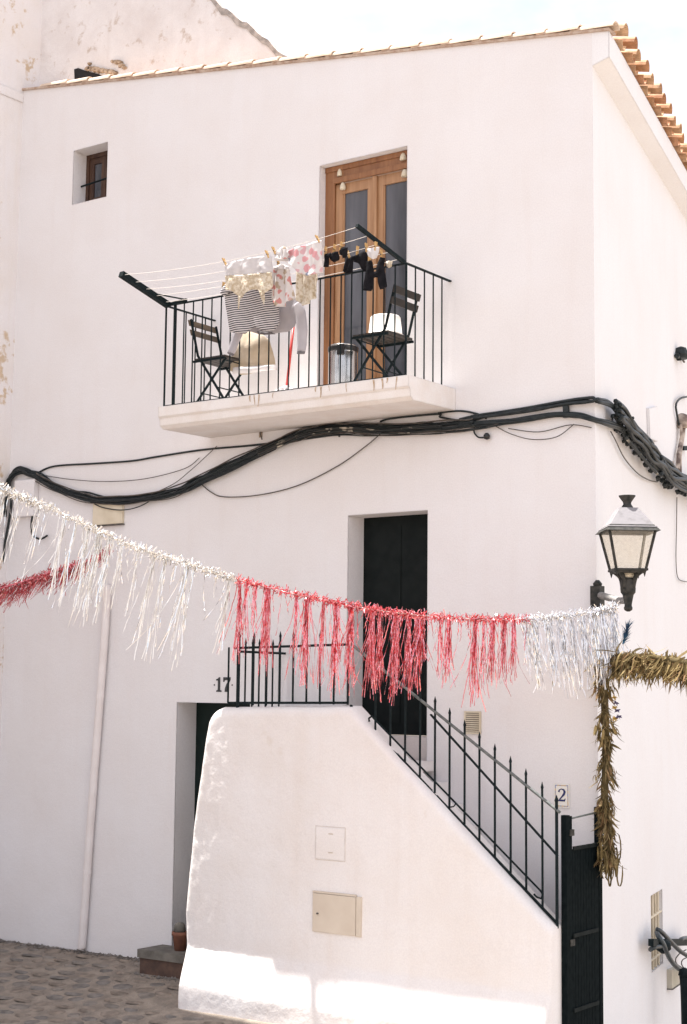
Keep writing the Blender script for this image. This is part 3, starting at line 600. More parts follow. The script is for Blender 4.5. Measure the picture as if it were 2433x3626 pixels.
# ---------------------------------------------------------------- cables on the walls
def bundle(t, path, n, spread, r, mats, seed, steps=7, flat=0.45, wav=1.0):
    rr = random.Random(seed); base = spline(path, steps)
    for k in range(n):
        a = rr.random() * 6.283; q = math.sqrt(rr.random()); ph = rr.random() * 50; pts = []
        for i, p in enumerate(base):
            tg = (base[min(i + 1, len(base) - 1)] - base[max(i - 1, 0)]).normalized()
            nrm = Vector((0, -1, 0)) if p.y < 0.02 and p.x < 0.02 else NR
            s = tg.cross(nrm).normalized(); tw = a + 0.9 * noise.noise(Vector((i * 0.09 * wav, ph, 0)))
            rad = spread * q * (1 + 0.35 * noise.noise(Vector((i * 0.13, ph, 7))))
            pts.append(p + s * rad * math.cos(tw) + nrm * (flat * rad * math.sin(tw) + spread * flat))
        M().tube(pts, r * (0.75 + 0.5 * rr.random()), 5).build('cable', mats[rr.randrange(len(mats))], t, smooth=True)
CBT = thing('cable_bundle', (-5.693, -0.030, 4.649), 'thick sagging bundle of black cables across the front wall', 'cable bundle')
mainp = [(-7.326, -0.030, 4.539), (-7.297, -0.030, 4.810), (-7.221, -0.030, 4.998), (-7.040, -0.030, 5.064), (-6.785, -0.030, 4.972), (-6.423, -0.030, 4.815), (-6.052, -0.030, 4.695), (-5.661, -0.030, 4.637), (-5.189, -0.030, 4.635), (-4.763, -0.030, 4.672), (-4.439, -0.030, 4.763), (-4.037, -0.030, 4.886), (-3.618, -0.030, 5.012), (-3.265, -0.030, 5.104), (-2.919, -0.030, 5.151), (-2.556, -0.030, 5.140), (-2.203, -0.030, 5.104), (-1.811, -0.030, 5.077), (-1.478, -0.030, 5.063), (-1.176, -0.030, 5.067)]
bundle(CBT, mainp, 12, 0.052, 0.0105, [CABLE, CABLE, CABLE, CABLE, CABLEG], 1, wav=1.7)
bundle(CBT, mainp[4:], 5, 0.066, 0.006, [CABLEG, CABLE, WIRE], 41, wav=2.2)
low2 = [(-4.813, -0.040, 4.624), (-4.566, -0.050, 4.661), (-4.325, -0.060, 4.734), (-4.039, -0.060, 4.811), (-3.712, -0.050, 4.920), (-3.445, -0.040, 5.005)]
bundle(CBT, low2, 3, 0.012, 0.011, [CABLE], 2)
bundle(CBT, [(-3.641, -0.070, 4.964), (-3.364, -0.075, 5.037), (-3.097, -0.075, 5.100), (-2.834, -0.075, 5.124), (-2.527, -0.070, 5.106), (-2.179, -0.065, 5.059), (-1.839, -0.060, 5.042), (-1.506, -0.060, 5.045)], 5, 0.040, 0.006, [CABLEW, CABLEW, WIRE], 4)
bundle(CBT, [(-3.077, -0.030, 5.092), (-2.658, -0.030, 5.086), (-2.302, -0.030, 5.046), (-1.907, -0.030, 5.011), (-1.477, -0.030, 4.994), (-1.153, -0.030, 4.993), (-0.882, -0.030, 5.021)], 6, 0.030, 0.0045, [WIRE, CABLE], 14, wav=2)
bundle(CBT, [(-1.338, -0.030, 5.074), (-1.108, -0.030, 5.101), (-0.793, -0.030, 5.115), (-0.442, -0.030, 5.128), (-0.186, -0.030, 5.141), (-0.037, -0.035, 5.137), (0.039, -0.045, 5.128), (-0.009, 0.244, 5.155), (-0.086, 0.559, 5.152), (-0.139, 0.775, 5.110)], 7, 0.024, 0.0125, [CABLE], 5)
bundle(CBT, [(-1.338, -0.030, 5.034), (-1.017, -0.030, 5.029), (-0.660, -0.030, 5.032), (-0.357, -0.030, 5.046), (-0.143, -0.035, 5.013), (-0.007, -0.040, 4.969), (-0.007, 0.237, 4.972), (-0.116, 0.679, 5.014), (-0.217, 1.091, 5.029)], 7, 0.026, 0.0125, [CABLE, CABLE, CABLE, CABLEW], 6)
cl = M().box((-0.285, -0.020, 5.110), (-0.236, -0.050, 5.008)).build('clamp', CABLE, CBT)
CBR = thing('cable_bundle', (-0.566, 2.507, 4.892), 'ragged heavy cable bundle running down the side wall at the right edge', 'cable bundle')
rp = [(-0.034, 0.391, 5.110), (-0.105, 0.676, 5.092), (-0.196, 1.046, 5.033), (-0.285, 1.450, 4.985), (-0.390, 1.919, 4.928), (-0.504, 2.421, 4.877), (-0.626, 2.959, 4.851), (-0.815, 3.726, 4.867), (-1.095, 4.866, 4.923)]
bundle(CBR, rp, 15, 0.10, 0.020, [CABLE], 8, wav=1.3)
bundle(CBR, [(-0.120, 0.820, 4.942), (-0.194, 1.206, 4.878), (-0.296, 1.664, 4.820), (-0.406, 2.152, 4.772)], 3, 0.02, 0.008, [CABLEW], 9)
r5 = random.Random(2); kn = M(); bs = spline(rp, 12)
for i in range(150):
    p = bs[r5.randrange(12, len(bs))]; dv = Vector((r5.gauss(0, 1), r5.gauss(0, 1), r5.gauss(0, 1))).normalized()
    q = p + dv * (0.06 + 0.04 * r5.random()); e = Vector((r5.gauss(0, 1), r5.gauss(0, 1), r5.gauss(0, 1))).normalized() * 0.03; kn.tube([q - e, q, q + e], [0.012, 0.022 + 0.012 * r5.random(), 0.012], 6)
kn.build('cable_ties', CABLE, CBR, kind='stuff')
wires = [([(-6.808, -0.010, 5.010), (-6.556, -0.010, 5.060), (-5.954, -0.010, 5.043), (-5.408, -0.010, 5.029), (-5.066, -0.010, 5.045), (-4.435, -0.010, 5.068), (-3.859, -0.010, 5.061), (-3.361, -0.010, 5.063), (-2.776, -0.010, 5.077), (-2.698, -0.010, 5.058)], 0.011, CABLE, 'black cable stapled above the sagging bundle'),
         ([(-6.712, -0.020, 4.968), (-6.292, -0.030, 4.893), (-5.764, -0.030, 4.832), (-5.195, -0.030, 4.821), (-4.650, -0.030, 4.887), (-4.454, -0.020, 4.986)], 0.0045, WIRE, 'thin loose wire hanging between cable bundle and stapled cable'),
         ([(-4.223, -0.020, 5.089), (-4.358, -0.030, 4.991), (-4.580, -0.040, 4.844), (-4.777, -0.050, 4.734), (-5.069, -0.060, 4.647)], 0.0045, WIRE, 'thin wire slanting from the stapled cable into the bundle'),
         ([(-6.032, -0.050, 4.692), (-5.832, -0.050, 4.571), (-5.510, -0.050, 4.509), (-5.229, -0.050, 4.534), (-4.956, -0.050, 4.641)], 0.006, CABLE, 'slack wire looping below the lowest sag of the bundle'),
         ([(-4.456, -0.030, 4.746), (-4.298, -0.020, 4.629), (-4.112, -0.020, 4.563), (-3.672, -0.020, 4.553), (-3.183, -0.020, 4.616), (-2.713, -0.020, 4.770), (-2.376, -0.030, 4.935), (-2.205, -0.040, 5.036)], 0.006, WIRE, 'long drooping wire over the entrance door wall'),
         ([(-2.220, -0.020, 5.157), (-2.080, -0.030, 5.172), (-1.572, -0.030, 5.165), (-1.549, -0.030, 5.134), (-1.291, -0.030, 5.070)], 0.010, CABLE, 'short straight cable bracket under the balcony corner'),
         ([(-1.579, -0.020, 5.179), (-1.344, -0.020, 5.173), (-1.159, -0.020, 5.127), (-1.062, -0.030, 5.077)], 0.010, CABLE, 'short cable arching right of the balcony slab'),
         ([(-1.176, -0.030, 5.027), (-1.190, -0.030, 4.969), (-1.144, -0.030, 4.913), (-1.071, -0.030, 4.907)], 0.008, CABLE, 'curled cable end with a knob below the bundle'),
         ([(-0.972, -0.030, 5.001), (-0.815, -0.030, 4.916), (-0.595, -0.030, 4.846), (-0.358, -0.030, 4.849), (-0.188, -0.030, 4.945)], 0.0045, WIRE, 'thin slack wire under the two-strand cable at right'),
         ([(-0.843, -0.020, 4.967), (-0.535, -0.020, 4.909), (-0.235, -0.020, 4.944), (-0.026, -0.020, 4.902)], 0.0045, WIRE, 'flat thin wire close under the two-strand cable'),
         ([(-0.086, 0.477, 4.943), (-0.134, 0.671, 4.895), (-0.224, 1.035, 4.789), (-0.368, 1.621, 4.727), (-0.509, 2.192, 4.736), (-0.609, 2.598, 4.772)], 0.006, WIRE, 'brown wire loop beside the ragged side wall bundle'),
         ([(-0.903, 3.752, 4.757), (-0.891, 3.703, 4.442), (-0.878, 3.648, 4.059), (-0.906, 3.765, 3.879), (-1.039, 4.304, 3.879)], 0.005, WIRE, 'thin wire dropping down the side wall right of the lantern'),
         ([(-7.176, -0.050, 4.824), (-7.204, -0.050, 4.530), (-7.272, -0.050, 4.189), (-7.312, -0.050, 3.847)], 0.016, CABLE, 'black cable hanging down at the far left wall edge'),
         ([(-6.836, -0.030, 4.584), (-6.851, -0.050, 4.461), (-6.819, -0.060, 4.313), (-6.704, -0.050, 4.260), (-6.617, -0.030, 4.296)], 0.012, CABLE, 'hooked cable end below the bend at far left'),
         ([(-1.065, 4.452, 5.989), (-0.973, 4.077, 5.907), (-0.917, 3.849, 5.837), (-0.883, 3.712, 5.756), (-0.898, 3.771, 5.671), (-0.928, 3.895, 5.571)], 0.012, CABLE, 'bent black cable at the right edge above the ragged bundle')]
for pts, r, mt, lb in wires:
    M().tube(spline(pts, 6), r, 5).build('wire', mt, None, lb, 'wire', smooth=True)
kb = thing('cable_grommet', (-1.062, -0.030, 4.910), 'small round black cable grommet on the wall below the bundle', 'grommet'); M().lathe([(0.004, -0.03), (0.028, -0.02), (0.03, 0.01), (0.015, 0.03)], (-1.052, -0.040, 4.912), 10).build('cap', BLACKP, kb, smooth=True)
RUSTH = mat('rusty plate', (0.40, 0.31, 0.24), (0.20, 0.15, 0.11), 0.9)
hk = thing('wall_hook', (-3.643, -0.030, 5.128), 'rusty hook under the balcony slab', 'hook'); M().tube([(-3.679, 0.000, 5.193), (-3.631, -0.060, 5.158), (-3.607, -0.060, 5.099)], 0.007).build('hook', WIRE, hk); M().box((-3.688, -0.010, 5.188), (-3.650, -0.001, 5.133)).build('plate', RUSTH, hk)
fx = thing('cable_fixing', (-1.054, 4.281, 6.445), 'small black cable fixing high on the side wall', 'fixing')
M().lathe([(0.075, -0.05), (0.09, 0.0), (0.06, 0.07), (0.01, 0.09)], (-0.924, 3.960, 6.371), 10).build('cap', CABLE, fx); M().tube([(-0.904, 3.798, 6.323), (-1.052, 4.396, 6.453)], 0.03).build('arm', CABLE, fx); M().tube([(-0.943, 3.954, 6.352), (-0.944, 3.960, 6.304)], 0.025).build('stub', CABLE, fx); M().tube([(-1.005, 4.206, 6.397), (-0.999, 4.180, 6.358), (-1.021, 4.272, 6.353)], 0.012).build('tail', WIRE, fx)
cd = thing('conduit', (-1.006, 4.084, 5.062), 'rusty old cable conduit standing out of the ragged bundle', 'conduit')
RUSTY = mat('rusty conduit', (0.62, 0.52, 0.44), (0.14, 0.10, 0.085), 0.8, 0, 9)
M().lathe([(0.06, -0.07), (0.075, 0.0), (0.06, 0.07), (0.02, 0.09)], (-0.926, 3.969, 5.622), 10).build('head', RUSTY, cd, smooth=True)
M().tube([(-0.948, 4.058, 5.613), (-0.934, 4.003, 5.491), (-0.904, 3.881, 5.359), (-0.869, 3.739, 5.217), (-0.850, 3.661, 5.048)], 0.028).build('pipe', RUSTY, cd); M().tube([(-0.909, 3.898, 5.578), (-0.911, 3.907, 5.403), (-0.888, 3.816, 5.197), (-0.889, 3.820, 5.023)], 0.018).build('pipe', RUSTY, cd)
M().tube([(-0.795, 3.397, 5.090), (-0.813, 3.509, 5.027), (-0.820, 3.581, 4.989)], 0.014).build('stay', RUSTY, cd)
M().bar((-0.931, 3.991, 5.329), (-1.028, 4.385, 5.389), 0.03, 0.05).build('tap', IRON, cd)
for nm_, a, b, l in (('plaster_box', (-0.556, 2.258, 5.162), (-0.653, 2.650, 5.194), 'low plaster hump left of the rusty conduit'),):
    t = thing(nm_, a, l, 'wall box'); v0, v1 = Vector(a), Vector(b); M().prism([v0 + NR * 0.001, Vector((-0.547, 2.221, 5.463)), Vector((-0.651, 2.642, 5.560)), v1 + NR * .001], NR * 0.03).build('body', WALLR, t)

# lower right: grille window, cables and post on the side wall
gw2 = thing('grille_window', RP(2.5, 0.0), 'small barred window with cream bars low on the side wall', 'window')
M().add([RP(2.231, 0.001, -0.068), RP(2.829, 0.001, -0.068), RP(2.829, 0.714, -0.068), RP(2.231, 0.714, -0.068)], [(0, 1, 2, 3)]).build('backing', mat('window dust', (0.42, 0.36, 0.30), (0.55, 0.48, 0.40), 0.8), gw2)
for i in range(4): M().tube([RP(2.27 + 0.14 * i, 0.002, -0.02), RP(2.27 + 0.14 * i, 0.713, -0.02)], 0.014).build('bar', CREAMB, gw2)
for z in (0.10, 0.50): M().tube([RP(2.232, z, -0.018), RP(2.828, z, -0.018)], 0.014).build('cross_bar', CREAMB, gw2)
lb = thing('cable_bracket', (-0.681, 2.767, 0.167), 'black bracket with looping cables low on the side wall', 'bracket')
M().bar((-0.265, 1.577, 0.375), (-0.804, 3.768, 0.066), 0.05, 0.065).build('arm', IRON, lb); M().lathe([(0.02, -0.07), (0.075, -0.03), (0.075, 0.03), (0.03, 0.06)], (-0.365, 2.066, 0.277), 10).build('clamp', IRON, lb, smooth=True)
BLUEC = mat('blue-grey cable', (0.05, 0.07, 0.08), (0.025, 0.03, 0.035), 0.45, 0, 10)
for pts, r in (([(-0.377, 1.948, 0.444), (-0.359, 2.000, 0.420), (-0.390, 2.211, 0.333), (-0.446, 2.482, 0.230), (-0.546, 2.885, 0.104), (-0.705, 3.531, -0.062)], 0.022), ([(-0.380, 1.962, 0.410), (-0.312, 1.854, 0.388), (-0.297, 1.917, 0.319), (-0.334, 2.069, 0.227), (-0.388, 2.288, 0.111), (-0.469, 2.615, -0.005), (-0.571, 3.028, -0.108), (-0.678, 3.464, -0.184)], 0.024), ([(-0.346, 1.739, 0.284), (-0.296, 1.705, 0.313), (-0.311, 1.892, 0.300)], 0.022), ([(-0.624, 3.036, 0.177), (-0.636, 3.126, 0.190), (-0.711, 3.472, 0.152)], 0.024), ([(-0.758, 3.496, 0.026), (-0.622, 3.027, 0.061), (-0.519, 2.693, 0.058), (-0.516, 2.722, 0.006), (-0.586, 3.048, -0.087)], 0.006), ([(-0.775, 3.564, -0.060), (-0.660, 3.181, -0.025), (-0.599, 3.017, -0.041), (-0.594, 3.083, -0.099)], 0.006)):
    M().tube(spline(pts, 6), r, 7).build('cable', BLUEC if r > .02 else WIRE, lb, smooth=True)
hp = thing('handrail_post', (-0.972, 3.948, -0.725), 'black post at the lower right edge below the looping cables', 'post')
M().tube([(-0.259, 2.305, -0.013), (-0.269, 2.348, -0.126), (-0.275, 2.370, -0.277), (-0.277, 2.381, -0.572)], 0.05, 10).build('pole', IRON, hp, smooth=True); M().lathe([(0.02, -0.02), (0.062, 0.0), (0.05, 0.05), (0.01, 0.07)], (-0.259, 2.305, -0.013), 10).build('cap', IRON, hp, smooth=True)
mbx = thing('meter_box', (-0.783, 3.180, -0.270), 'greenish plastered meter box below the barred window', 'box')
M().prism([(-0.723, 2.934, -0.093), (-0.847, 3.438, -0.135), (-0.851, 3.454, -0.303), (-0.722, 2.932, -0.278)], NR * 0.05).build('body', mat('green-grey plaster', (0.50, 0.47, 0.37), (0.60, 0.55, 0.46), 0.8, 0, 6), mbx)
M().prism([(-0.720, 2.922, -0.278), (-0.851, 3.454, -0.304), (-0.851, 3.454, -0.312), (-0.719, 2.921, -0.287)], NR * 0.06).build('bottom_edge', WIRE, mbx)

# ---------------------------------------------------------------- wall lantern on the house corner
LC = Vector((0.41, -0.25, 0)); LR = math.radians(38)
lamp = thing('wall_lantern', (0.0, 0.0, 3.40), 'black iron wall lantern with glass panes on the house corner', 'lantern')
zl = lambda cy: 3.30 + (1875 - cy) * 0.000569      # crop row to height
at = lambda z: LC + Vector((0, 0, z))
M().box((-0.03, -0.06, 3.32), (0.06, 0.03, 3.54)).build('wall_plate', LIRON, lamp); M().lathe([(0.035, 0), (0.04, 0.02), (0.015, 0.05)], (0.02, -0.02, 3.54), 10).build('plate_boss', LIRON, lamp, smooth=True)
M().tube(spline([(0.06, -0.05, 3.46), (0.18, -0.12, 3.43), (0.30, -0.19, 3.40), (0.40, -0.245, 3.40)], 5), 0.03, 8).build('arm', mat('grey arm', (0.30, 0.28, 0.27), (0.18, 0.17, 0.16), 0.6), lamp, smooth=True)
M().lathe([(0.012, 0.0), (0.032, 0.012), (0.036, 0.03), (0.03, 0.045), (0.03, 0.06), (0.044, 0.13), (0.046, 0.145)], at(3.305), 16).build('finial', LIRON, lamp, smooth=True)
M().lathe([(0.044, 0.0), (0.06, 0.02), (0.063, 0.05), (0.058, 0.12), (0.05, 0.14)], at(3.44), 16).build('cup', LIRON, lamp, smooth=True)
for k in range(4):
    a = LR + math.pi / 4 + k * math.pi / 2; d = Vector((math.cos(a), math.sin(a), 0))
    M().tube(spline([at(3.50) + d * 0.05, at(3.56) + d * 0.062, at(3.60) + d * 0.085, at(3.635) + d * 0.135], 4), [0.02] * 12 + [0.014], 6).build('cradle_arm', LIRON, lamp, smooth=True)
M().frust(LC, 0.275, 3.635, 0.275, 3.652, LR).frust(LC, 0.24, 3.618, 0.255, 3.6345, LR).build('base_plate', LIRON, lamp)
M().lathe([(0.03, 0.0), (0.05, 0.03), (0.045, 0.05)], at(3.57), 12).build('lamp_socket', CREAMB, lamp)
zb, zt_, ab, at_ = 3.652, 3.955, 0.245, 0.375
def corner(a, z, k): ang = LR + math.pi / 4 + k * math.pi / 2; return LC + Vector((math.cos(ang) * a * 0.7071, math.sin(ang) * a * 0.7071, z))
for k in range(4):
    M().bar(corner(ab, zb, k), corner(at_, zt_, k), 0.017, 0.017).build('corner_bar', LIRON, lamp)
    c = [corner(ab - .012, zb, k), corner(ab - .012, zb, k + 1), corner(at_ - .012, zt_, k + 1), corner(at_ - .012, zt_, k)]
    cen = sum(c, Vector()) / 4; inn = (Vector((LC.x, LC.y, cen.z)) - cen).normalized() * 0.004
    M().prism([cen + (p - cen) * 0.97 for p in c], inn).build('pane', LGLASS, lamp)
M().frust(LC, 0.45, 3.955, 0.425, 3.968, LR).frust(LC, 0.425, 3.9685, 0.395, 3.985, LR).build('rim', LIRON, lamp)
M().frust(LC, 0.405, 3.9855, 0.395, 3.994, LR).build('bright_rim', LROOF, lamp); M().frust(LC, 0.375, 3.9945, 0.36, 4.006, LR).build('rim', LIRON, lamp)
M().frust(LC, 0.352, 4.0065, 0.15, 4.155, LR).build('lamp_roof', LROOF, lamp, 'pale grey lantern roof')
M().lathe([(0.055, 0.0), (0.045, 0.015), (0.032, 0.035), (0.034, 0.05), (0.068, 0.098), (0.07, 0.106), (0.02, 0.11)], at(4.1555), 18).build('chimney_cap', LIRON, lamp, smooth=True)
for k in range(4):
    p = corner(0.225, 3.62, k); M().tube([p, p + Vector((0, 0, -0.035))], [0.012, 0.002], 5).build('drop', LIRON, lamp)

# ---------------------------------------------------------------- balcony railing
BY, BX0, BX1, BZ, BT = -0.74, -4.30, -1.462, SZ, 6.40
br = thing('balcony_railing', (-2.9, BY, SZ), 'thin black iron balcony railing with plain upright bars', 'railing')
for i in range(25):
    x = lerp(BX0, BX1, i / 24); M().tube([(x, BY, BZ), (x, BY, BT)], 0.016 if i == 1 else (0.010 if i in (0, 24) else 0.0068), 6).build('bar', IRON, br)
for i in range(1, 5):
    for x in (BX0, BX1): M().tube([(x, BY + 0.148 * i, BZ), (x, BY + 0.148 * i, BT)], 0.0068, 6).build('bar', IRON, br)
M().bar((BX0 - .01, BY, BT), (BX1 + .01, BY, BT), 0.022, 0.012).build('top_rail', IRON, br); M().bar((BX0, BY, BZ + .012), (BX1, BY, BZ + .012), 0.016, 0.010).build('bottom_rail', IRON, br)
for x in (BX0, BX1): M().bar((x, BY, BT), (x, 0.0, BT), 0.026, 0.012).build('top_rail', IRON, br)
# fold-out clothes line
cln = thing('clothes_line', (-2.9, -1.0, 6.45), 'fold-out clothes line with two dark arms in front of the balcony', 'clothes line')
AL0, AL1, AR0, AR1 = Vector((-4.265, -0.75, 6.40)), Vector((-4.33, -1.36, 6.59)), Vector((-1.475, -0.75, 6.405)), Vector((-1.565, -1.36, 6.605))
M().bar(AL0, AL1, 0.06, 0.055).build('arm', IRON, cln); M().bar(AR0, AR1, 0.03, 0.03).build('arm', IRON, cln)
M().bar((-4.27, -0.775, 6.395), (-4.02, -0.757, 6.42), 0.02, 0.03).build('bracket', IRON, cln); M().bar(AL0 + Vector((0.02, -0.18, 0.07)), Vector((-4.02, -0.77, 6.42)), 0.012, 0.012).build('stay', IRON, cln)
LT = [0.97, 0.74, 0.52, 0.30, 0.10]
def lpt(k, s):
    a, b = AL0.lerp(AL1, LT[k]), AR0.lerp(AR1, LT[k]); p = a.lerp(b, s); p.z -= 0.07 * 4 * s * (1 - s) * (1 if k < 3 else 0.5); return p
for k in range(5): M().tube([lpt(k, i / 14) for i in range(15)], 0.0022, 5).build('line', LINE, cln)

# ---------------------------------------------------------------- laundry
def resample(pl, n):
    pl = [Vector(p) for p in pl]; d = [0]
    for a, b in zip(pl, pl[1:]): d.append(d[-1] + (b - a).length)
    out = []
    for i in range(n + 1):
        s = d[-1] * i / n; k = 0
        while k < len(d) - 2 and d[k + 1] < s: k += 1
        out.append(pl[k].lerp(pl[k + 1], (s - d[k]) / max(1e-6, d[k + 1] - d[k])))
    return out
def cloth(name, top, bot, mt, parent, amp=0.02, nu=26, nv=16, freq=3.0, seed=0, bulge=0.0, th=0.004, label=None):
    a, b = resample(top, nu), resample(bot, nu); m = M(); vs = []
    for j in range(nv + 1):
        v = j / nv
        for i in range(nu + 1):
            p = a[i].lerp(b[i], v); u = i / nu
            p.y += amp * (0.35 + 0.65 * v) * (math.sin(u * 6.283 * freq + seed + 1.4 * v) * 0.5 + noise.noise(Vector((u * freq * 2.2, v * 1.6, seed))) * 0.9 + 0.35 * noise.noise(Vector((u * freq * 6 + v, v * 4, seed + 9)))) - bulge * math.sin(math.pi * u) * math.sin(math.pi * min(1, v * 0.9 + .1))
            vs.append(p)
    k = nu + 1; m.add(vs, [(j * k + i, j * k + i + 1, (j + 1) * k + i + 1, (j + 1) * k + i) for j in range(nv) for i in range(nu)])
    n = len(vs); m.add([p + Vector((0, th, 0)) for p in vs], [((j + 1) * k + i, (j + 1) * k + i + 1, j * k + i + 1, j * k + i) for j in range(nv) for i in range(nu)])
    rim = [i for i in range(nu + 1)] + [j * k + nu for j in range(1, nv + 1)] + [nv * k + i for i in range(nu - 1, -1, -1)] + [j * k for j in range(nv - 1, 0, -1)]
    for q in range(len(rim)): c, d = rim[q], rim[(q + 1) % len(rim)]; m.f.append((c, n + c, n + d, d)); m.mi.append(0)
    return m.build(name, mt, parent, label, smooth=True, fix=False)
def sleeve(name, pts, ws, mt, parent, flat=0.45):
    """flattened cloth tube along pts"""
    P = spline(pts, 5); n = 12; m = M(); vs = []
    for i, p in enumerate(P):
        w = table([(k / (len(ws) - 1), x) for k, x in enumerate(ws)], i / (len(P) - 1)) / 2
        t = (P[min(i + 1, len(P) - 1)] - P[max(i - 1, 0)]).normalized(); s = t.cross(Vector((0, 1, 0))).normalized()
        for j in range(n):
            an = 6.283 * j / n; wr = 1 + 0.12 * noise.noise(Vector((i * 0.5, j * 1.3, w * 40)))
            vs.append(p + s * math.cos(an) * w * wr + Vector((0, 1, 0)) * math.sin(an) * w * flat * wr)
    m.add(vs, [(i * n + j, i * n + (j + 1) % n, (i + 1) * n + (j + 1) % n, (i + 1) * n + j) for i in range(len(P) - 1) for j in range(n)] + [tuple(range(n)), tuple((len(P) - 1) * n + j for j in range(n))])
    return m.build(name, mt, parent, smooth=True)
SATIN = mat('white satin', (0.80, 0.77, 0.77), (0.72, 0.69, 0.69), 0.7, 0, 9, bump=0.4, bscale=22, bdist=0.012, trans=0.35)
LACE = mat('cream lace', (0.84, 0.76, 0.63), (0.62, 0.51, 0.36), 0.8, 0, 38, lo=0.42, hi=0.60, bump=0.9, bscale=70, bdist=0.01, trans=0.25)
LACEW = mat('off-white lace', (0.82, 0.76, 0.66), (0.60, 0.50, 0.36), 0.8, 0, 34, lo=0.45, hi=0.62, bump=0.9, bscale=60, bdist=0.01, trans=0.3)
GREYK = mat('light grey knit', (0.52, 0.49, 0.52), (0.45, 0.43, 0.46), 0.9, 0, 8, bump=0.3, bscale=120, trans=0.15)
GREYD = mat('dark grey cuff', (0.16, 0.15, 0.16), None, 0.9)
BLACKC = mat('black cotton', (0.008, 0.008, 0.010), (0.016, 0.015, 0.018), 0.95, 0, 20, bump=0.4, spec=0.1)
WHITEC = mat('white cotton', (0.82, 0.79, 0.79), (0.75, 0.72, 0.72), 0.9, 0, 10, bump=0.3, trans=0.3)
BEIGEC = mat('beige canvas', (0.50, 0.40, 0.28), (0.62, 0.53, 0.42), 0.9, 0, 5, bump=0.4, bscale=20, trans=0.25)
def patterned(name, fn):
    m = bpy.data.materials.new(name); t, b = nodes(m); b.inputs['Roughness'].default_value = 0.9; b.inputs['Specular IOR Level'].default_value = 0.1
    g = t.nodes.new('ShaderNodeNewGeometry'); c = fn(t, g.outputs['Position']); t.links.new(c, b.inputs['Base Color'])
    tr = t.nodes.new('ShaderNodeBsdfTranslucent'); t.links.new(c, tr.inputs['Color']); ms = t.nodes.new('ShaderNodeMixShader'); ms.inputs[0].default_value = 0.3
    o = [n for n in t.nodes if n.type == 'OUTPUT_MATERIAL'][0]; t.links.new(b.outputs[0], ms.inputs[1]); t.links.new(tr.outputs[0], ms.inputs[2]); t.links.new(ms.outputs[0], o.inputs[0]); return m
def stripes(t, P):
    sx = t.nodes.new('ShaderNodeSeparateXYZ'); t.links.new(P, sx.inputs[0])
    md = t.nodes.new('ShaderNodeMath'); md.operation = 'FLOORED_MODULO'; md.inputs[1].default_value = 0.0212; t.links.new(sx.outputs['Z'], md.inputs[0])
    gt = t.nodes.new('ShaderNodeMath'); gt.operation = 'GREATER_THAN'; gt.inputs[1].default_value = 0.0118; t.links.new(md.outputs[0], gt.inputs[0])
    x = t.nodes.new('ShaderNodeMix'); x.data_type = 'RGBA'; x.inputs['A'].default_value = (0.78, 0.75, 0.74, 1); x.inputs['B'].default_value = (0.035, 0.03, 0.05, 1); t.links.new(gt.outputs[0], x.inputs['Factor']); return x.outputs['Result']
def floral(sc, th, colours):
    def f(t, P):
        nz = t.nodes.new('ShaderNodeTexNoise'); nz.inputs['Scale'].default_value = 22; ad = t.nodes.new('ShaderNodeVectorMath'); ad.operation = 'MULTIPLY_ADD'; ad.inputs[1].default_value = (0.05, 0.05, 0.05)
        t.links.new(P, nz.inputs['Vector']); t.links.new(nz.outputs['Color'], ad.inputs[0]); t.links.new(P, ad.inputs[2])
        v = t.nodes.new('ShaderNodeTexVoronoi'); v.inputs['Scale'].default_value = sc; t.links.new(ad.outputs[0], v.inputs['Vector'])
        r = t.nodes.new('ShaderNodeValToRGB'); r.color_ramp.elements[0].position = th; r.color_ramp.elements[1].position = th + 0.06; r.color_ramp.elements[0].color = (1, 1, 1, 1); r.color_ramp.elements[1].color = (0, 0, 0, 1); t.links.new(v.outputs['Distance'], r.inputs[0])
        cr = t.nodes.new('ShaderNodeValToRGB'); cr.color_ramp.interpolation = 'CONSTANT'; cr.color_ramp.elements[0].color = (*colours[0], 1); cr.color_ramp.elements[1].color = (*colours[1], 1); cr.color_ramp.elements[1].position = 0.35
        for p, c in zip((0.6, 0.8), colours[2:]): e = cr.color_ramp.elements.new(p); e.color = (*c, 1)
        t.links.new(v.outputs['Color'], cr.inputs[0])
        x = t.nodes.new('ShaderNodeMix'); x.data_type = 'RGBA'; x.inputs['A'].default_value = (0.80, 0.76, 0.75, 1); t.links.new(cr.outputs[0], x.inputs['B']); t.links.new(r.outputs[0], x.inputs['Factor']); return x.outputs['Result']
    return f
STRIPE = patterned('navy and white stripes', stripes)
FLOR = patterned('pink flower print', floral(15, 0.46, [(0.78, 0.42, 0.44), (0.80, 0.76, 0.75), (0.76, 0.50, 0.52), (0.36, 0.38, 0.46)]))
FLOR2 = patterned('red and ochre flower print', floral(20, 0.50, [(0.72, 0.34, 0.32), (0.80, 0.76, 0.75), (0.58, 0.48, 0.38), (0.74, 0.52, 0.50)]))
t = thing('lace_camisole', (-2.792, -1.340, 6.496), 'white satin camisole with cream lace hem on the outer line', 'camisole')
cloth('satin_panel', [(-3.059, -1.340, 6.488), (-2.942, -1.340, 6.506), (-2.819, -1.340, 6.511), (-2.670, -1.340, 6.507), (-2.512, -1.340, 6.496)], [(-3.039, -1.350, 6.384), (-2.917, -1.350, 6.371), (-2.780, -1.350, 6.358), (-2.645, -1.350, 6.348), (-2.495, -1.350, 6.337)], SATIN, t, 0.03, seed=1)
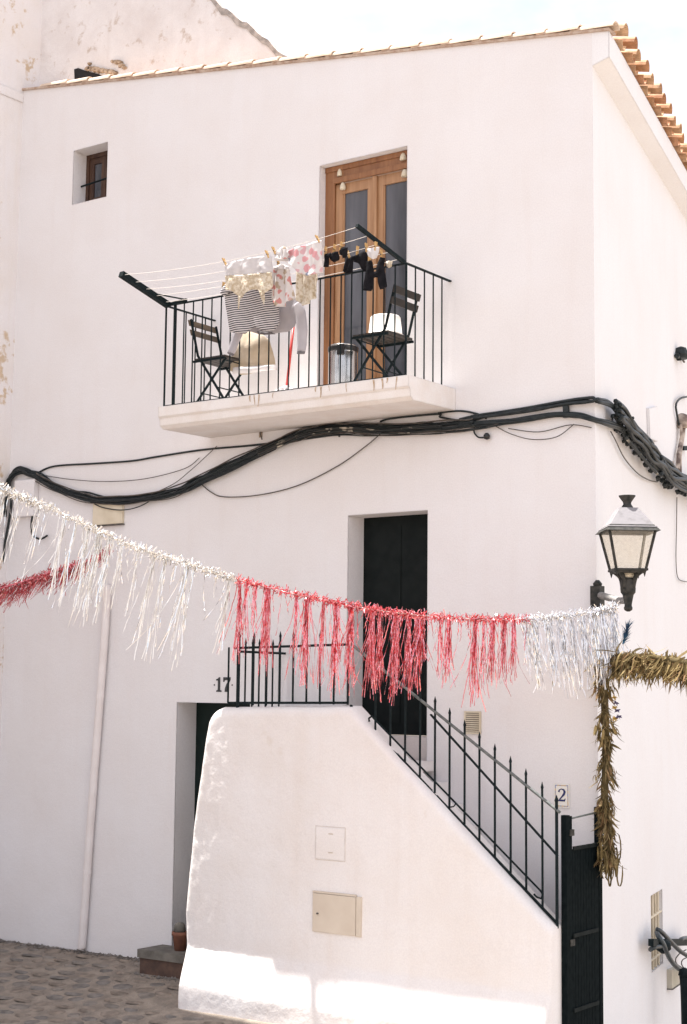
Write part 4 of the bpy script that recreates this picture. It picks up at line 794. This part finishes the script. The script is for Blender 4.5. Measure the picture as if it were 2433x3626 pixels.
cloth('lace_hem', [(-3.037, -1.352, 6.383), (-2.915, -1.352, 6.371), (-2.779, -1.352, 6.357), (-2.644, -1.352, 6.348), (-2.494, -1.352, 6.336)], [(-3.027, -1.360, 6.249), (-2.947, -1.360, 6.230), (-2.898, -1.360, 6.182), (-2.849, -1.360, 6.148), (-2.789, -1.360, 6.183), (-2.722, -1.360, 6.213), (-2.634, -1.360, 6.190), (-2.586, -1.360, 6.122), (-2.540, -1.360, 6.164), (-2.485, -1.360, 6.204)], LACE, t, 0.028, seed=1)
for pts, wq in (([(-2.853, -1.362, 6.165), (-2.857, -1.362, 6.111), (-2.861, -1.362, 6.045)], [0.035, 0.022, 0.012]), ([(-2.578, -1.362, 6.137), (-2.569, -1.362, 6.093), (-2.571, -1.362, 6.048)], [0.035, 0.02, 0.012]), ([(-2.618, -1.362, 6.175), (-2.597, -1.362, 6.118), (-2.576, -1.362, 6.072)], [0.02, 0.015, 0.01])): sleeve('lace_tail', pts, wq, LACE, t, 0.2)
t = thing('floral_sheet', (-2.182, -1.340, 6.529), 'white cloth with pink flowers pegged at the right end of the outer line', 'cloth')
cloth('sheet', [(-2.483, -1.340, 6.507), (-2.391, -1.340, 6.530), (-2.338, -1.340, 6.509), (-2.234, -1.340, 6.524), (-2.130, -1.340, 6.533), (-1.958, -1.340, 6.546)], [(-2.454, -1.350, 6.431), (-2.355, -1.350, 6.416), (-2.262, -1.350, 6.354), (-2.196, -1.350, 6.286), (-2.079, -1.350, 6.237), (-1.940, -1.350, 6.253)], FLOR, t, 0.035, 34, 20, 2.5, 3)
cloth('gathered_corner', [(-2.420, -1.370, 6.512), (-2.355, -1.370, 6.549), (-2.302, -1.370, 6.520)], [(-2.398, -1.380, 6.447), (-2.331, -1.380, 6.421), (-2.286, -1.380, 6.451)], FLOR2, t, 0.03, 12, 8, 3, 5)
t = thing('striped_shirt', (-2.981, -1.050, 6.315), 'navy and white striped shirt hanging behind the camisole', 'shirt')
cloth('body', [(-3.306, -1.050, 6.384), (-3.094, -1.050, 6.376), (-2.886, -1.050, 6.368), (-2.694, -1.050, 6.351)], [(-3.225, -1.050, 5.943), (-3.133, -1.050, 5.921), (-3.035, -1.050, 5.903), (-2.973, -1.050, 5.945), (-2.904, -1.050, 5.946), (-2.835, -1.050, 5.905), (-2.712, -1.050, 5.890), (-2.632, -1.050, 5.945)], STRIPE, t, 0.022, 34, 20, 2, 2)
sleeve('sleeve', [(-3.210, -1.080, 6.364), (-3.251, -1.090, 6.334), (-3.285, -1.090, 6.300)], [0.10, 0.09, 0.075], STRIPE, t)
t = thing('floral_blouse', (-2.490, -1.210, 6.426), 'small red flowered blouse hanging in the middle of the lines', 'blouse')
cloth('body', [(-2.583, -1.210, 6.429), (-2.490, -1.210, 6.439), (-2.416, -1.210, 6.409)], [(-2.617, -1.220, 6.138), (-2.535, -1.220, 6.054), (-2.448, -1.220, 6.047), (-2.351, -1.220, 6.109)], FLOR2, t, 0.04, 22, 16, 2, 6)
cloth('trim', [(-2.571, -1.225, 6.426), (-2.478, -1.225, 6.437), (-2.405, -1.225, 6.406)], [(-2.569, -1.230, 6.385), (-2.474, -1.230, 6.392), (-2.394, -1.230, 6.364)], WHITEC, t, 0.03, 14, 4, 2, 6)
t = thing('lace_blouse', (-2.226, -1.210, 6.375), 'cream lace blouse hanging right of the flowered blouse', 'blouse')
cloth('body', [(-2.337, -1.210, 6.368), (-2.265, -1.210, 6.381), (-2.135, -1.210, 6.370), (-2.089, -1.210, 6.342)], [(-2.311, -1.220, 6.087), (-2.251, -1.220, 6.024), (-2.174, -1.220, 6.042), (-2.082, -1.220, 6.124)], LACEW, t, 0.045, 24, 18, 3.5, 8)
t = thing('grey_sweater', (-2.651, -0.910, 6.233), 'pale grey sweater with dangling sleeves behind the striped shirt', 'sweater')
cloth('body', [(-2.969, -0.910, 6.322), (-2.775, -0.910, 6.294), (-2.583, -0.910, 6.234), (-2.488, -0.910, 6.188)], [(-3.101, -0.910, 5.961), (-2.988, -0.910, 5.919), (-2.795, -0.910, 5.898), (-2.659, -0.910, 5.905), (-2.558, -0.910, 5.946), (-2.499, -0.910, 6.037)], GREYK, t, 0.035, 28, 18, 2, 4, 0.03)
sleeve('sleeve', [(-2.496, -0.960, 6.135), (-2.456, -0.970, 6.019), (-2.435, -0.970, 5.865), (-2.441, -0.970, 5.677)], [0.10, 0.115, 0.118, 0.092], GREYK, t); sleeve('cuff', [(-2.443, -0.970, 5.684), (-2.445, -0.970, 5.659)], [0.094, 0.088], GREYD, t)
sleeve('sleeve', [(-3.191, -0.930, 6.013), (-3.232, -0.930, 5.929), (-3.299, -0.930, 5.775)], [0.12, 0.11, 0.085], GREYK, t); sleeve('cuff', [(-3.295, -0.930, 5.782), (-3.309, -0.930, 5.759)], [0.088, 0.082], GREYD, t)
cloth('hem', [(-2.997, -0.925, 5.945), (-2.907, -0.925, 5.928), (-2.790, -0.925, 5.913)], [(-2.987, -0.925, 5.916), (-2.906, -0.925, 5.900), (-2.783, -0.925, 5.890)], GREYD, t, 0.01, 12, 3)
t = thing('canvas_cover', (-3.539, -0.300, 5.945), 'beige canvas cover hanging behind the railing bars below the laundry', 'cover')
cloth('cover', [(-3.727, -0.320, 6.133), (-3.527, -0.320, 6.123), (-3.390, -0.320, 6.076), (-3.327, -0.320, 6.014)], [(-3.833, -0.320, 5.777), (-3.680, -0.320, 5.712), (-3.505, -0.320, 5.711), (-3.250, -0.320, 5.720)], BEIGEC, t, 0.03, 28, 20, 1.6, 9, 0.12)
cloth('hem_band', [(-3.716, -0.400, 5.775), (-3.426, -0.420, 5.753), (-3.222, -0.360, 5.755)], [(-3.715, -0.400, 5.710), (-3.424, -0.420, 5.687), (-3.219, -0.360, 5.709)], WHITEC, t, 0.02, 18, 5, 1.6, 9, 0.03)
def small(name, top, bot, mt, lb, cat, seed, amp=0.015):
    t = thing(name, top[len(top) // 2], lb, cat, None); cloth('fabric', top, bot, mt, t, amp, 12, 10, 1.5, seed, 0.012, 0.012); return t
Y1, Y2 = -1.21, -1.05
sk = thing('black_sock', (-2.001, -1.210, 6.457), 'leftmost small black sock on the second line', 'sock', 'black socks on the line'); sleeve('leg', [(-1.995, -1.210, 6.456), (-1.991, -1.210, 6.403), (-1.998, -1.210, 6.341)], [0.055, 0.05, 0.058], BLACKC, sk); sleeve('foot', [(-1.981, -1.220, 6.429), (-1.936, -1.220, 6.447)], [0.04, 0.03], BLACKC, sk)
sk = thing('black_sock', (-1.906, -1.210, 6.463), 'second black sock from the left, bunched on the second line', 'sock', 'black socks on the line'); sleeve('leg', [(-1.943, -1.210, 6.438), (-1.905, -1.210, 6.411), (-1.861, -1.210, 6.414)], [0.06, 0.085, 0.06], BLACKC, sk); sleeve('foot', [(-1.892, -1.220, 6.454), (-1.887, -1.220, 6.374)], [0.07, 0.05], BLACKC, sk)
sk = thing('black_sock', (-1.817, -1.210, 6.481), 'third black sock, highest on the second line', 'sock', 'black socks on the line'); sleeve('leg', [(-1.849, -1.210, 6.449), (-1.811, -1.210, 6.454), (-1.780, -1.210, 6.470)], [0.05, 0.08, 0.06], BLACKC, sk); sleeve('foot', [(-1.791, -1.220, 6.475), (-1.790, -1.220, 6.389)], [0.07, 0.045], BLACKC, sk)
small('black_briefs', [(-1.900, -1.050, 6.463), (-1.862, -1.050, 6.441), (-1.824, -1.050, 6.451)], [(-1.928, -1.050, 6.324), (-1.879, -1.050, 6.296), (-1.831, -1.050, 6.304)], BLACKC, 'narrow black garment hanging below the highest sock', 'underwear', 3)
small('black_briefs', [(-1.824, -1.050, 6.444), (-1.767, -1.050, 6.459), (-1.704, -1.050, 6.475), (-1.673, -1.050, 6.470)], [(-1.817, -1.050, 6.397), (-1.766, -1.050, 6.376), (-1.715, -1.050, 6.303), (-1.665, -1.050, 6.280)], BLACKC, 'crumpled black underwear left of the white briefs', 'underwear', 4)
small('white_briefs', [(-1.568, -1.210, 6.436), (-1.506, -1.210, 6.434), (-1.439, -1.210, 6.434)], [(-1.549, -1.210, 6.366), (-1.499, -1.210, 6.332), (-1.451, -1.210, 6.356)], WHITEC, 'small white briefs between the black garments', 'underwear', 5)
lg = thing('black_leggings', (-1.579, -1.050, 6.356), 'black leggings hanging at the right end of the lines', 'leggings')
sleeve('leg', [(-1.647, -1.050, 6.377), (-1.640, -1.050, 6.292), (-1.651, -1.050, 6.199), (-1.666, -1.050, 6.115)], [0.055, 0.085, 0.10, 0.095], BLACKC, lg); sleeve('leg', [(-1.505, -1.050, 6.386), (-1.529, -1.050, 6.296), (-1.513, -1.050, 6.200), (-1.495, -1.050, 6.114)], [0.055, 0.085, 0.09, 0.075], BLACKC, lg); sleeve('gusset', [(-1.627, -1.050, 6.248), (-1.584, -1.050, 6.247), (-1.528, -1.050, 6.254)], [0.08, 0.055, 0.08], BLACKC, lg)
small('cream_rag', [(-1.563, -0.910, 6.391), (-1.538, -0.910, 6.395), (-1.501, -0.910, 6.387)], [(-1.562, -0.910, 6.349), (-1.535, -0.910, 6.329), (-1.506, -0.910, 6.356)], LACEW, 'tiny cream rag at the right arm of the clothes line', 'rag', 6)
def peg(p, lean, lb):
    t = thing('clothes_peg', p, lb, 'clothes peg', 'wooden clothes pegs'); p = Vector(p); up = Vector((lean, 0, 1)).normalized(); s = Vector((0, 1, 0))
    for q in (-1, 1): M().bar(p + s * q * 0.006 - up * 0.035, p + s * q * 0.012 + up * 0.045, 0.012, 0.008, (0, 1, 0)).build('jaw', PEG, t)
    M().tube([p - s * 0.016, p + s * 0.016], 0.006, 6).build('spring', WIRE, t)
for p, l, lb in (((-3.050, -1.340, 6.514), -.55, 'peg at the left corner of the camisole'), ((-2.552, -1.340, 6.507), -.5, 'peg at the right corner of the camisole'), ((-2.477, -1.340, 6.528), -.5, 'peg at the left end of the flowered cloth'), ((-1.992, -1.340, 6.557), -.6, 'peg at the top right corner of the flowered cloth'), ((-2.005, -1.210, 6.479), .1, 'peg on the leftmost black sock'), ((-1.911, -1.210, 6.485), .2, 'peg on the bunched second sock'), ((-1.838, -1.210, 6.497), .25, 'peg on the highest black sock'), ((-1.871, -1.050, 6.469), -.4, 'peg on the narrow black garment'), ((-1.776, -1.050, 6.486), .1, 'peg on the crumpled black underwear'), ((-1.565, -1.210, 6.441), -.1, 'peg at the left of the white briefs'), ((-1.470, -1.210, 6.438), .1, 'peg at the right of the white briefs'), ((-1.647, -1.050, 6.371), .05, 'peg on the left leg of the leggings'), ((-1.517, -1.050, 6.414), -.1, 'peg on the right leg of the leggings'), ((-2.533, -1.210, 6.456), -.1, 'peg on the small flowered blouse'), ((-3.309, -1.050, 6.385), .2, 'peg at the shoulder of the striped shirt')): peg(p, l, lb)

# ---------------------------------------------------------------- things standing on the balcony
SEATM = mat('black slats', (0.018, 0.015, 0.013), (0.035, 0.026, 0.02), 0.6, 0, 14)
def chair(loc, rz, lb, back):
    t = thing('folding_chair', loc, lb, 'chair', 'folding chairs on the balcony'); t.rotation_euler.z = rz
    for s in (-0.19, 0.19):
        M().bar((-0.25, s, 0.88), (-0.15, s, 0.50), 0.022, 0.012, (0, 1, 0)).bar((-0.15, s, 0.50), (0.22, s, 0.0), 0.022, 0.012, (0, 1, 0)).build('leg', IRON, t, local=True)
        M().bar((0.19, s * 0.88, 0.45), (-0.21, s * 0.88, 0.0), 0.022, 0.012, (0, 1, 0)).build('leg', IRON, t, local=True)
    for i in range(6): M().box((-0.185 + 0.066 * i, -0.20, 0.452), (-0.129 + 0.066 * i, 0.20, 0.472)).build('seat_slat', SEATM, t, local=True)
    M().box((-0.19, -0.215, 0.430), (0.21, -0.20, 0.4515)).box((-0.19, 0.20, 0.430), (0.21, 0.215, 0.4515)).build('seat_rail', IRON, t, local=True)
    for z, x in ((0.84, -0.252), (0.74, -0.226)): M().prism([(x, -0.215, z - 0.03), (x + 0.012, -0.215, z - 0.03), (x - 0.004, -0.215, z + 0.03), (x - 0.018, -0.215, z + 0.03)], (0, 0.43, 0)).build('back_slat', back, t, local=True)
    for x, z, s in ((0.10, 0.165, 0.19), (-0.10, 0.125, 0.165), (0.17, 0.43, 0.16)): M().tube([(x, -s, z), (x, s, z)], 0.006).build('stretcher', IRON, t, local=True)
    return t
BACKW = mat('brown slat lightened for sun', (0.16, 0.115, 0.075), (0.09, 0.065, 0.045), 0.8, 0, 12, bump=0.4, coord='obj', stretch=(1, .2, 1))  # brown slats, made lighter to carry the light falling on them
c1 = Vector((-3.838, -0.400, 5.843)); c2v = Vector((-1.919, -0.400, 5.862))
chair((c1.x, -0.42, SZ), 0.0, 'folding chair at the left end of the balcony with brown back slats', BACKW)
chair((c2v.x, -0.42, SZ), math.pi, 'dark folding chair by the balcony door carrying a white tub', SEATM)
tb = thing('plastic_tub', (c2v.x + 0.02, -0.42, SZ + 0.473), 'white plastic tub upside down on the right folding chair', 'tub')
M().lathe([(0.165, 0.0), (0.165, 0.012), (0.155, 0.013), (0.138, 0.17), (0.128, 0.182), (0.01, 0.184)], (c2v.x + 0.02, -0.42, SZ + 0.473), 24).build('tub', WHITEP, tb, smooth=True)
bn = thing('pedal_bin', (-2.33, -0.30, SZ), 'brushed steel bin with black lid in front of the balcony door', 'bin'); bc = Vector((-2.457, -0.300, 5.688)); bc.z = SZ; bn.location = bc
M().lathe([(0.135, 0.0), (0.14, 0.02), (0.14, 0.40), (0.14, 0.41)], bc, 28).build('body', STEEL, bn, smooth=True); M().lathe([(0.142, 0.41), (0.145, 0.415), (0.145, 0.45), (0.142, 0.455)], bc, 28).build('lid_band', BLACKP, bn, smooth=True); M().lathe([(0.143, 0.456), (0.12, 0.475), (0.01, 0.482)], bc, 28).build('lid', STEEL, bn, smooth=True)
fd = Vector((0.45, -0.89, 0)).normalized(); M().bar(bc + fd * 0.146 + Vector((0, 0, 0.455)), bc + fd * 0.148 + Vector((0, 0, 0.36)), 0.075, 0.02).build('latch', BLACKP, bn)
mo = thing('floor_mop', (-2.995, -0.500, 5.443), 'mop with red handle standing on the balcony floor', 'mop'); ma, mb_ = Vector((-2.894, -0.500, 6.089)), Vector((-2.930, -0.550, 5.447)); mb_.z = max(mb_.z, SZ + 0.07)
M().tube([ma, mb_], 0.013, 8).build('handle', REDP, mo, smooth=True); bb = M(); r6 = random.Random(4)
bb.lathe([(0.03, 0.10), (0.045, 0.06), (0.06, 0.05)], (mb_.x, mb_.y, SZ), 10)
for i in range(70):
    a = r6.random() * 6.283; l = 0.08 + 0.08 * r6.random(); bb.tube([(mb_.x, mb_.y, SZ + 0.075), (mb_.x + 0.5 * l * math.cos(a), mb_.y + 0.5 * l * math.sin(a), SZ + 0.07), (mb_.x + l * math.cos(a), mb_.y + l * math.sin(a), SZ + 0.008)], 0.008, 4)
bb.build('mop_head', WHITEC, mo)

# ---------------------------------------------------------------- tinsel garlands
def tinsel(name, c1, c2, rough):
    m = mat(name, c1, c2, rough, 1.0, 90, lo=0.4, hi=0.6); return m
SILV = tinsel('silver tinsel', (0.95, 0.94, 0.92), (0.80, 0.78, 0.76), 0.08); REDT = tinsel('red tinsel', (0.84, 0.12, 0.13), (0.90, 0.46, 0.50), 0.09)
PEARL = mat('pearl tinsel', (0.88, 0.85, 0.80), (0.76, 0.73, 0.70), 0.3, 0.5, 90); PEARLC = mat('cool pearl tinsel', (0.88, 0.88, 0.92), (0.74, 0.75, 0.80), 0.25, 0.5, 90); REDM = mat('red foil', (0.58, 0.035, 0.04), (0.84, 0.36, 0.40), 0.2, 0.5, 80)
def strand(m, p, length, lean, rr, w, wild=0.03, seg=13):
    pts = []; sd = []; ws = []; a = rr.random() * 6.283; tw = (rr.random() - 0.5) * 22; ph = rr.random() * 90
    d = Vector((rr.gauss(0, wild), rr.gauss(0, wild), 0)); cx_ = rr.gauss(0, wild * 1.3)
    for i in range(seg + 1):
        v = i / seg
        q = p + Vector((0, 0, -length * v)) + (Vector(lean) + d) * length * v + GD * (cx_ * length * v * v) + Vector((0.022, 0.022, 0)) * (0.35 * noise.noise(Vector((v * 2.0, ph, 0))) + 0.22 * noise.noise(Vector((v * 11.0, ph, 4))))
        pts.append(q); an = a + tw * v; sd.append(Vector((math.cos(an), math.sin(an), 0.0)).normalized()); ws.append(w * (1 - 0.25 * v))
    m.strip(pts, sd, ws)
def knots(m, path, n, rr, rad, l):
    for i in range(n):
        k = rr.random() * (len(path) - 1.001); p = path[int(k)].lerp(path[int(k) + 1], k % 1)
        d1 = Vector((rr.gauss(0, 1), rr.gauss(0, 1), rr.gauss(0, 1))).normalized(); d2 = Vector((rr.gauss(0, 1), rr.gauss(0, 1), rr.gauss(0, 1))).normalized()
        q = p + d1 * rad * rr.random(); pts = [q, q + d1 * l * 0.4 + d2 * l * 0.2, q + d1 * l * 0.5 + d2 * l * 0.7]; s = d1.cross(d2).normalized(); m.strip(pts, [s] * 3, [0.009, 0.009, 0.006])
GA, GB = Vector((-2.984, -4.0, 0)), Vector((0.36, -0.27, 0)); GD = (GB - GA).normalized()
gp = [(-3.137, -4.171, 4.232), (-2.984, -4.000, 4.134), (-2.874, -3.877, 4.066), (-2.763, -3.754, 4.015), (-2.540, -3.505, 3.869), (-2.316, -3.254, 3.731), (-2.089, -3.002, 3.622), (-1.906, -2.798, 3.548), (-1.768, -2.644, 3.489), (-1.513, -2.360, 3.402), (-1.302, -2.124, 3.341), (-1.090, -1.887, 3.286), (-0.899, -1.674, 3.254), (-0.682, -1.432, 3.229), (-0.438, -1.160, 3.216), (-0.228, -0.926, 3.225), (-0.042, -0.718, 3.249), (0.135, -0.522, 3.283), (0.261, -0.380, 3.312), (0.325, -0.309, 3.346)]
cum = spline(gp, 6)
gar = thing('tinsel_garland', gp[8], 'long white, red and silver tinsel fringe garland strung across the view to the lantern', 'garland')
M().tube(cum, 0.004, 5).build('cord', LINE, gar)
pxs = [-70, 0, 50, 100, 200, 300, 400, 480, 540, 650, 740, 830, 910, 1000, 1100, 1185, 1260, 1330, 1380, 1405]
def gpt(px):
    for i in range(len(pxs) - 1):
        if px <= pxs[i + 1]:
            k = (i + (px - pxs[i]) / (pxs[i + 1] - pxs[i])) * 6; return cum[int(k)].lerp(cum[min(int(k) + 1, len(cum) - 1)], k % 1)
    return cum[-1]
def fringe(name, mats, clumps, base, lean, seed, span, kn, lw=0.0065):
    """clumps: (position along the cord, half width, strands, length); base: loose strands"""
    rr = random.Random(seed); m = M()
    for c, hw, n, ln in clumps:
        for i in range(int(n * 0.9)):
            m.cur = 0 if rr.random() < 0.6 else 1; px = c + rr.gauss(0, hw * 0.34)
            strand(m, gpt(min(1404, max(-68, px))) + Vector((0, 0, 0.01 * rr.gauss(0, 1))), ln * (0.55 + 0.5 * rr.random()), lean, rr, lw * (0.7 + 0.6 * rr.random()), 0.03 if rr.random() < 0.85 else 0.12)
    for i in range(base[0]):
        m.cur = 0 if rr.random() < 0.6 else 1; strand(m, gpt(span[0] + (span[1] - span[0]) * rr.random()), base[1] * (0.15 + 0.85 * rr.random() ** 1.6), lean, rr, lw, 0.10)
    i0, i1 = [min(range(len(cum)), key=lambda k: (cum[k] - gpt(q)).length) for q in span]
    m.cur = 0; h = len(m.f); knots(m, cum[i0:i1 + 1], int(kn * 1.6), rr, 0.024, 0.042)
    for q in range(h, len(m.f)): m.mi[q] = rr.randrange(2)
    return m.build(name, mats, gar, kind='stuff', fix=False)
side = -GD * 0.03
fringe('white_fringe', [PEARL, SILV], [(8, 10, 26, .62), (45, 6, 6, .72), (92, 8, 7, .58), (150, 7, 15, .70), (176, 5, 9, .72), (203, 9, 22, .62), (228, 10, 32, .72), (252, 9, 24, .66), (280, 8, 12, .52), (318, 6, 8, .56), (352, 6, 14, .78), (378, 5, 14, .80), (425, 7, 22, .72), (440, 6, 8, .8), (529, 5, 18, .62)], (80, .40), -GD * 0.16, 21, (-66, 540), 950, 0.0076)
fringe('red_fringe', [REDT, REDM], [(549, 7, 34, .62), (566, 5, 14, .48), (586, 5, 10, .46), (612, 8, 42, .66), (676, 6, 14, .56), (700, 8, 44, .70), (738, 5, 14, .66), (768, 8, 40, .72), (800, 8, 46, .70), (850, 8, 40, .66), (868, 7, 22, .70), (905, 9, 46, .70), (935, 6, 30, .66), (958, 9, 48, .60), (1005, 6, 16, .48), (1025, 7, 30, .55), (1085, 7, 42, .70), (1105, 6, 14, .62), (1125, 8, 30, .52), (1150, 8, 30, .52), (1172, 7, 24, .52)], (100, .40), -GD * 0.03, 22, (541, 1205), 900, 0.0074)
fringe('silver_fringe', [PEARLC, SILV], [(1195, 8, 18, .5), (1215, 10, 34, .56), (1250, 12, 44, .60), (1275, 10, 44, .64), (1300, 10, 44, .60), (1325, 10, 46, .58), (1350, 10, 52, .60), (1372, 10, 60, .62), (1392, 8, 56, .62)], (120, .5), GD * 0.14, 23, (1186, 1404), 500, 0.0080)
REDS = mat('red foil darkened for shade', (0.40, 0.03, 0.035), (0.50, 0.10, 0.11), 0.45, 0.3, 80)  # darker copy of the red foil, shade put into the colour
rg = thing('red_garland', (-6.030, -0.500, 3.867), 'dark red tinsel garland blowing in the shade at the far left', 'garland'); rr = random.Random(9)
rgp = spline([(-5.351, -0.350, 4.079), (-5.418, -0.450, 3.984), (-5.609, -0.600, 3.890), (-5.832, -0.750, 3.807), (-6.055, -0.900, 3.714), (-6.278, -1.050, 3.636), (-6.437, -1.200, 3.600)], 6); m = M(); GD_ = GD
M().tube(rgp, 0.008, 5).build('cord', REDM, rg); GD = Vector((1, 0, 0))
for i in range(620):
    k = rr.random() ** 0.8 * (len(rgp) - 1.01); k = max(0.0, k); p = rgp[int(k)].lerp(rgp[int(k) + 1], k % 1); f = min(1, 0.25 + k / 14)
    m.cur = 0 if rr.random() < .5 else 1; strand(m, p + Vector((0, 0, 0.03 * rr.gauss(0, 1))), (0.10 + 0.17 * rr.random()) * f, (-0.9 + 0.35 * rr.gauss(0, 1), -0.2, 0), rr, 0.008, 0.15, 6)
knots(m, rgp, 500, rr, 0.035, 0.05); m.mi = [q if q < 2 else 0 for q in m.mi]; m.build('fringe', [REDS, REDM], rg, kind='stuff', fix=False); GD = GD_

# ---------------------------------------------------------------- dried leaf garlands by the lantern
LEAF = [mat('dry leaf %d' % i, c, tuple(x * 0.5 for x in c), 0.95, 0, 14, trans=0.15, spec=0.1) for i, c in enumerate([(0.34, 0.25, 0.115), (0.25, 0.185, 0.085), (0.40, 0.30, 0.155), (0.15, 0.115, 0.058), (0.30, 0.19, 0.10)])]
def leaf(m, p, d, l, w, curl, rr):
    d = Vector(d).normalized(); s = d.cross(Vector((rr.gauss(0, 1), rr.gauss(0, 1), rr.gauss(0, 1)))).normalized(); n = d.cross(s); pts = []; q = Vector(p); dd = d.copy(); st = l / 6; sds = []
    for i in range(7): pts.append(q.copy()); sds.append(s); q = q + dd * st; dd = (dd + n * curl + Vector((0, 0, -0.10))).normalized()
    m.strip(pts, sds, [w * x for x in (0.4, 0.85, 1, 0.95, 0.75, 0.45, 0.06)])
def leafrope(name, path, label, n, rad, rr, ln, down):
    t = thing(name, path[len(path) // 2], label, 'garland'); P = spline(path, 8); M().tube(P, [rad * 0.36] * len(P), 6).build('stem', LEAF[3], t, smooth=True); m = M()
    for i in range(n):
        k = rr.random() * (len(P) - 1.01); p = P[int(k)].lerp(P[int(k) + 1], k % 1); a = rr.random() * 6.283; tg = (P[int(k) + 1] - P[int(k)]).normalized()
        e1 = tg.cross(Vector((0.3, 0.9, 0.2))).normalized(); e2 = tg.cross(e1); rd_ = e1 * math.cos(a) + e2 * math.sin(a); q = p + rd_ * rad * (0.2 + 0.6 * rr.random()) * (0.75 + 1.1 * noise.noise(Vector((k * 0.33, 1, 2))))
        m.cur = rr.randrange(5); leaf(m, q, rd_ * (0.08 + (0.25 if rr.random() < 0.86 else 0.9) * rr.random()) + Vector((0, 0, -down * (0.6 + 0.6 * rr.random()))) + Vector((rr.gauss(0, .2), rr.gauss(0, .2), rr.gauss(0, .25))), ln * (0.5 + 0.8 * rr.random()), 0.009 + 0.017 * rr.random() ** 2, rr.gauss(0, 0.30), rr)
    m.build('leaves', LEAF, t, kind='stuff', fix=False); return t
rr = random.Random(31)
v = leafrope('dried_leaf_garland', [(0.118, -0.160, 3.045), (0.129, -0.140, 2.719), (0.135, -0.120, 2.214), (0.109, -0.100, 1.783), (0.130, -0.100, 1.499), (0.136, -0.100, 1.234)], 'brown dried leaf garland hanging down the house corner', 1300, 0.088, rr, 0.11, 0.9)
m = M()
for i in range(26):      # looped leaf ends at the bottom
    a = rr.random() * 6.283; c = Vector((0.137, -0.100, 1.340)) + Vector((0.06 * rr.gauss(0, 1), 0.05 * rr.gauss(0, 1), 0.08 * rr.gauss(0, 1))); R_ = 0.04 + 0.06 * rr.random(); ax = Vector((math.cos(a), math.sin(a), 0)); pts = [c + ax * R_ * 0.6 * math.sin(0.55 * q) + Vector((0, 0, -R_ * 1.4 * (1 - math.cos(0.55 * q)) + 0.05)) for q in range(10)]
    m.strip(pts, [Vector((-ax.y, ax.x, 0.2)).normalized()] * 10, [0.014] * 9 + [0.005])
m.build('leaf_loops', LEAF[1], v, kind='stuff', fix=False)
FY, FP = mat('dried yellow flower', (0.55, 0.36, 0.08), None, 0.8), mat('dried violet flower', (0.10, 0.08, 0.17), None, 0.8)
for px, mt in (((0.253, -0.200, 2.604), FY), ((0.269, -0.200, 2.561), FP), ((0.256, -0.200, 2.522), FY), ((0.280, -0.200, 2.497), FP), ((0.291, -0.200, 2.448), FP), ((0.259, -0.200, 2.433), FY)):
    m = M()
    for q in range(12): a = q * 0.524; leaf(m, px, (math.cos(a), math.sin(a) * .6, 0.6 * math.sin(3 * a)), 0.03, 0.014, 0.1, rr)
    m.build('dried_flower', mt, v, fix=False)
leafrope('dried_leaf_garland', [(0.289, -0.300, 2.932), (0.524, -0.450, 2.934), (0.819, -0.600, 2.915), (1.125, -0.800, 2.876), (1.487, -1.000, 2.813)], 'brown dried leaf garland stretching right from the lantern bracket', 1300, 0.072, rr, 0.19, 0.85)
ff = thing('blue_tuft', (0.432, -0.350, 3.064), 'blue bristly tuft stuck on the dried garland under the lantern', 'ornament'); m = M(); fb = Vector((0.408, -0.350, 3.036)); fu = Vector((0.465, -0.350, 3.213)) - fb
BLUE = mat('blue bristles', (0.02, 0.11, 0.20), (0.015, 0.05, 0.11), 0.7)
for i in range(110):
    s = fb + fu * 0.75 * rr.random(); leaf(m, s, fu.normalized() + Vector((rr.gauss(0, .28), rr.gauss(0, .28), rr.gauss(0, .12))), 0.05 + 0.05 * rr.random(), 0.006, 0.02, rr)
m.build('bristles', BLUE, ff, kind='stuff', fix=False); M().tube([fb, fb + fu * 0.8], 0.006).build('stem', BLUE, ff)
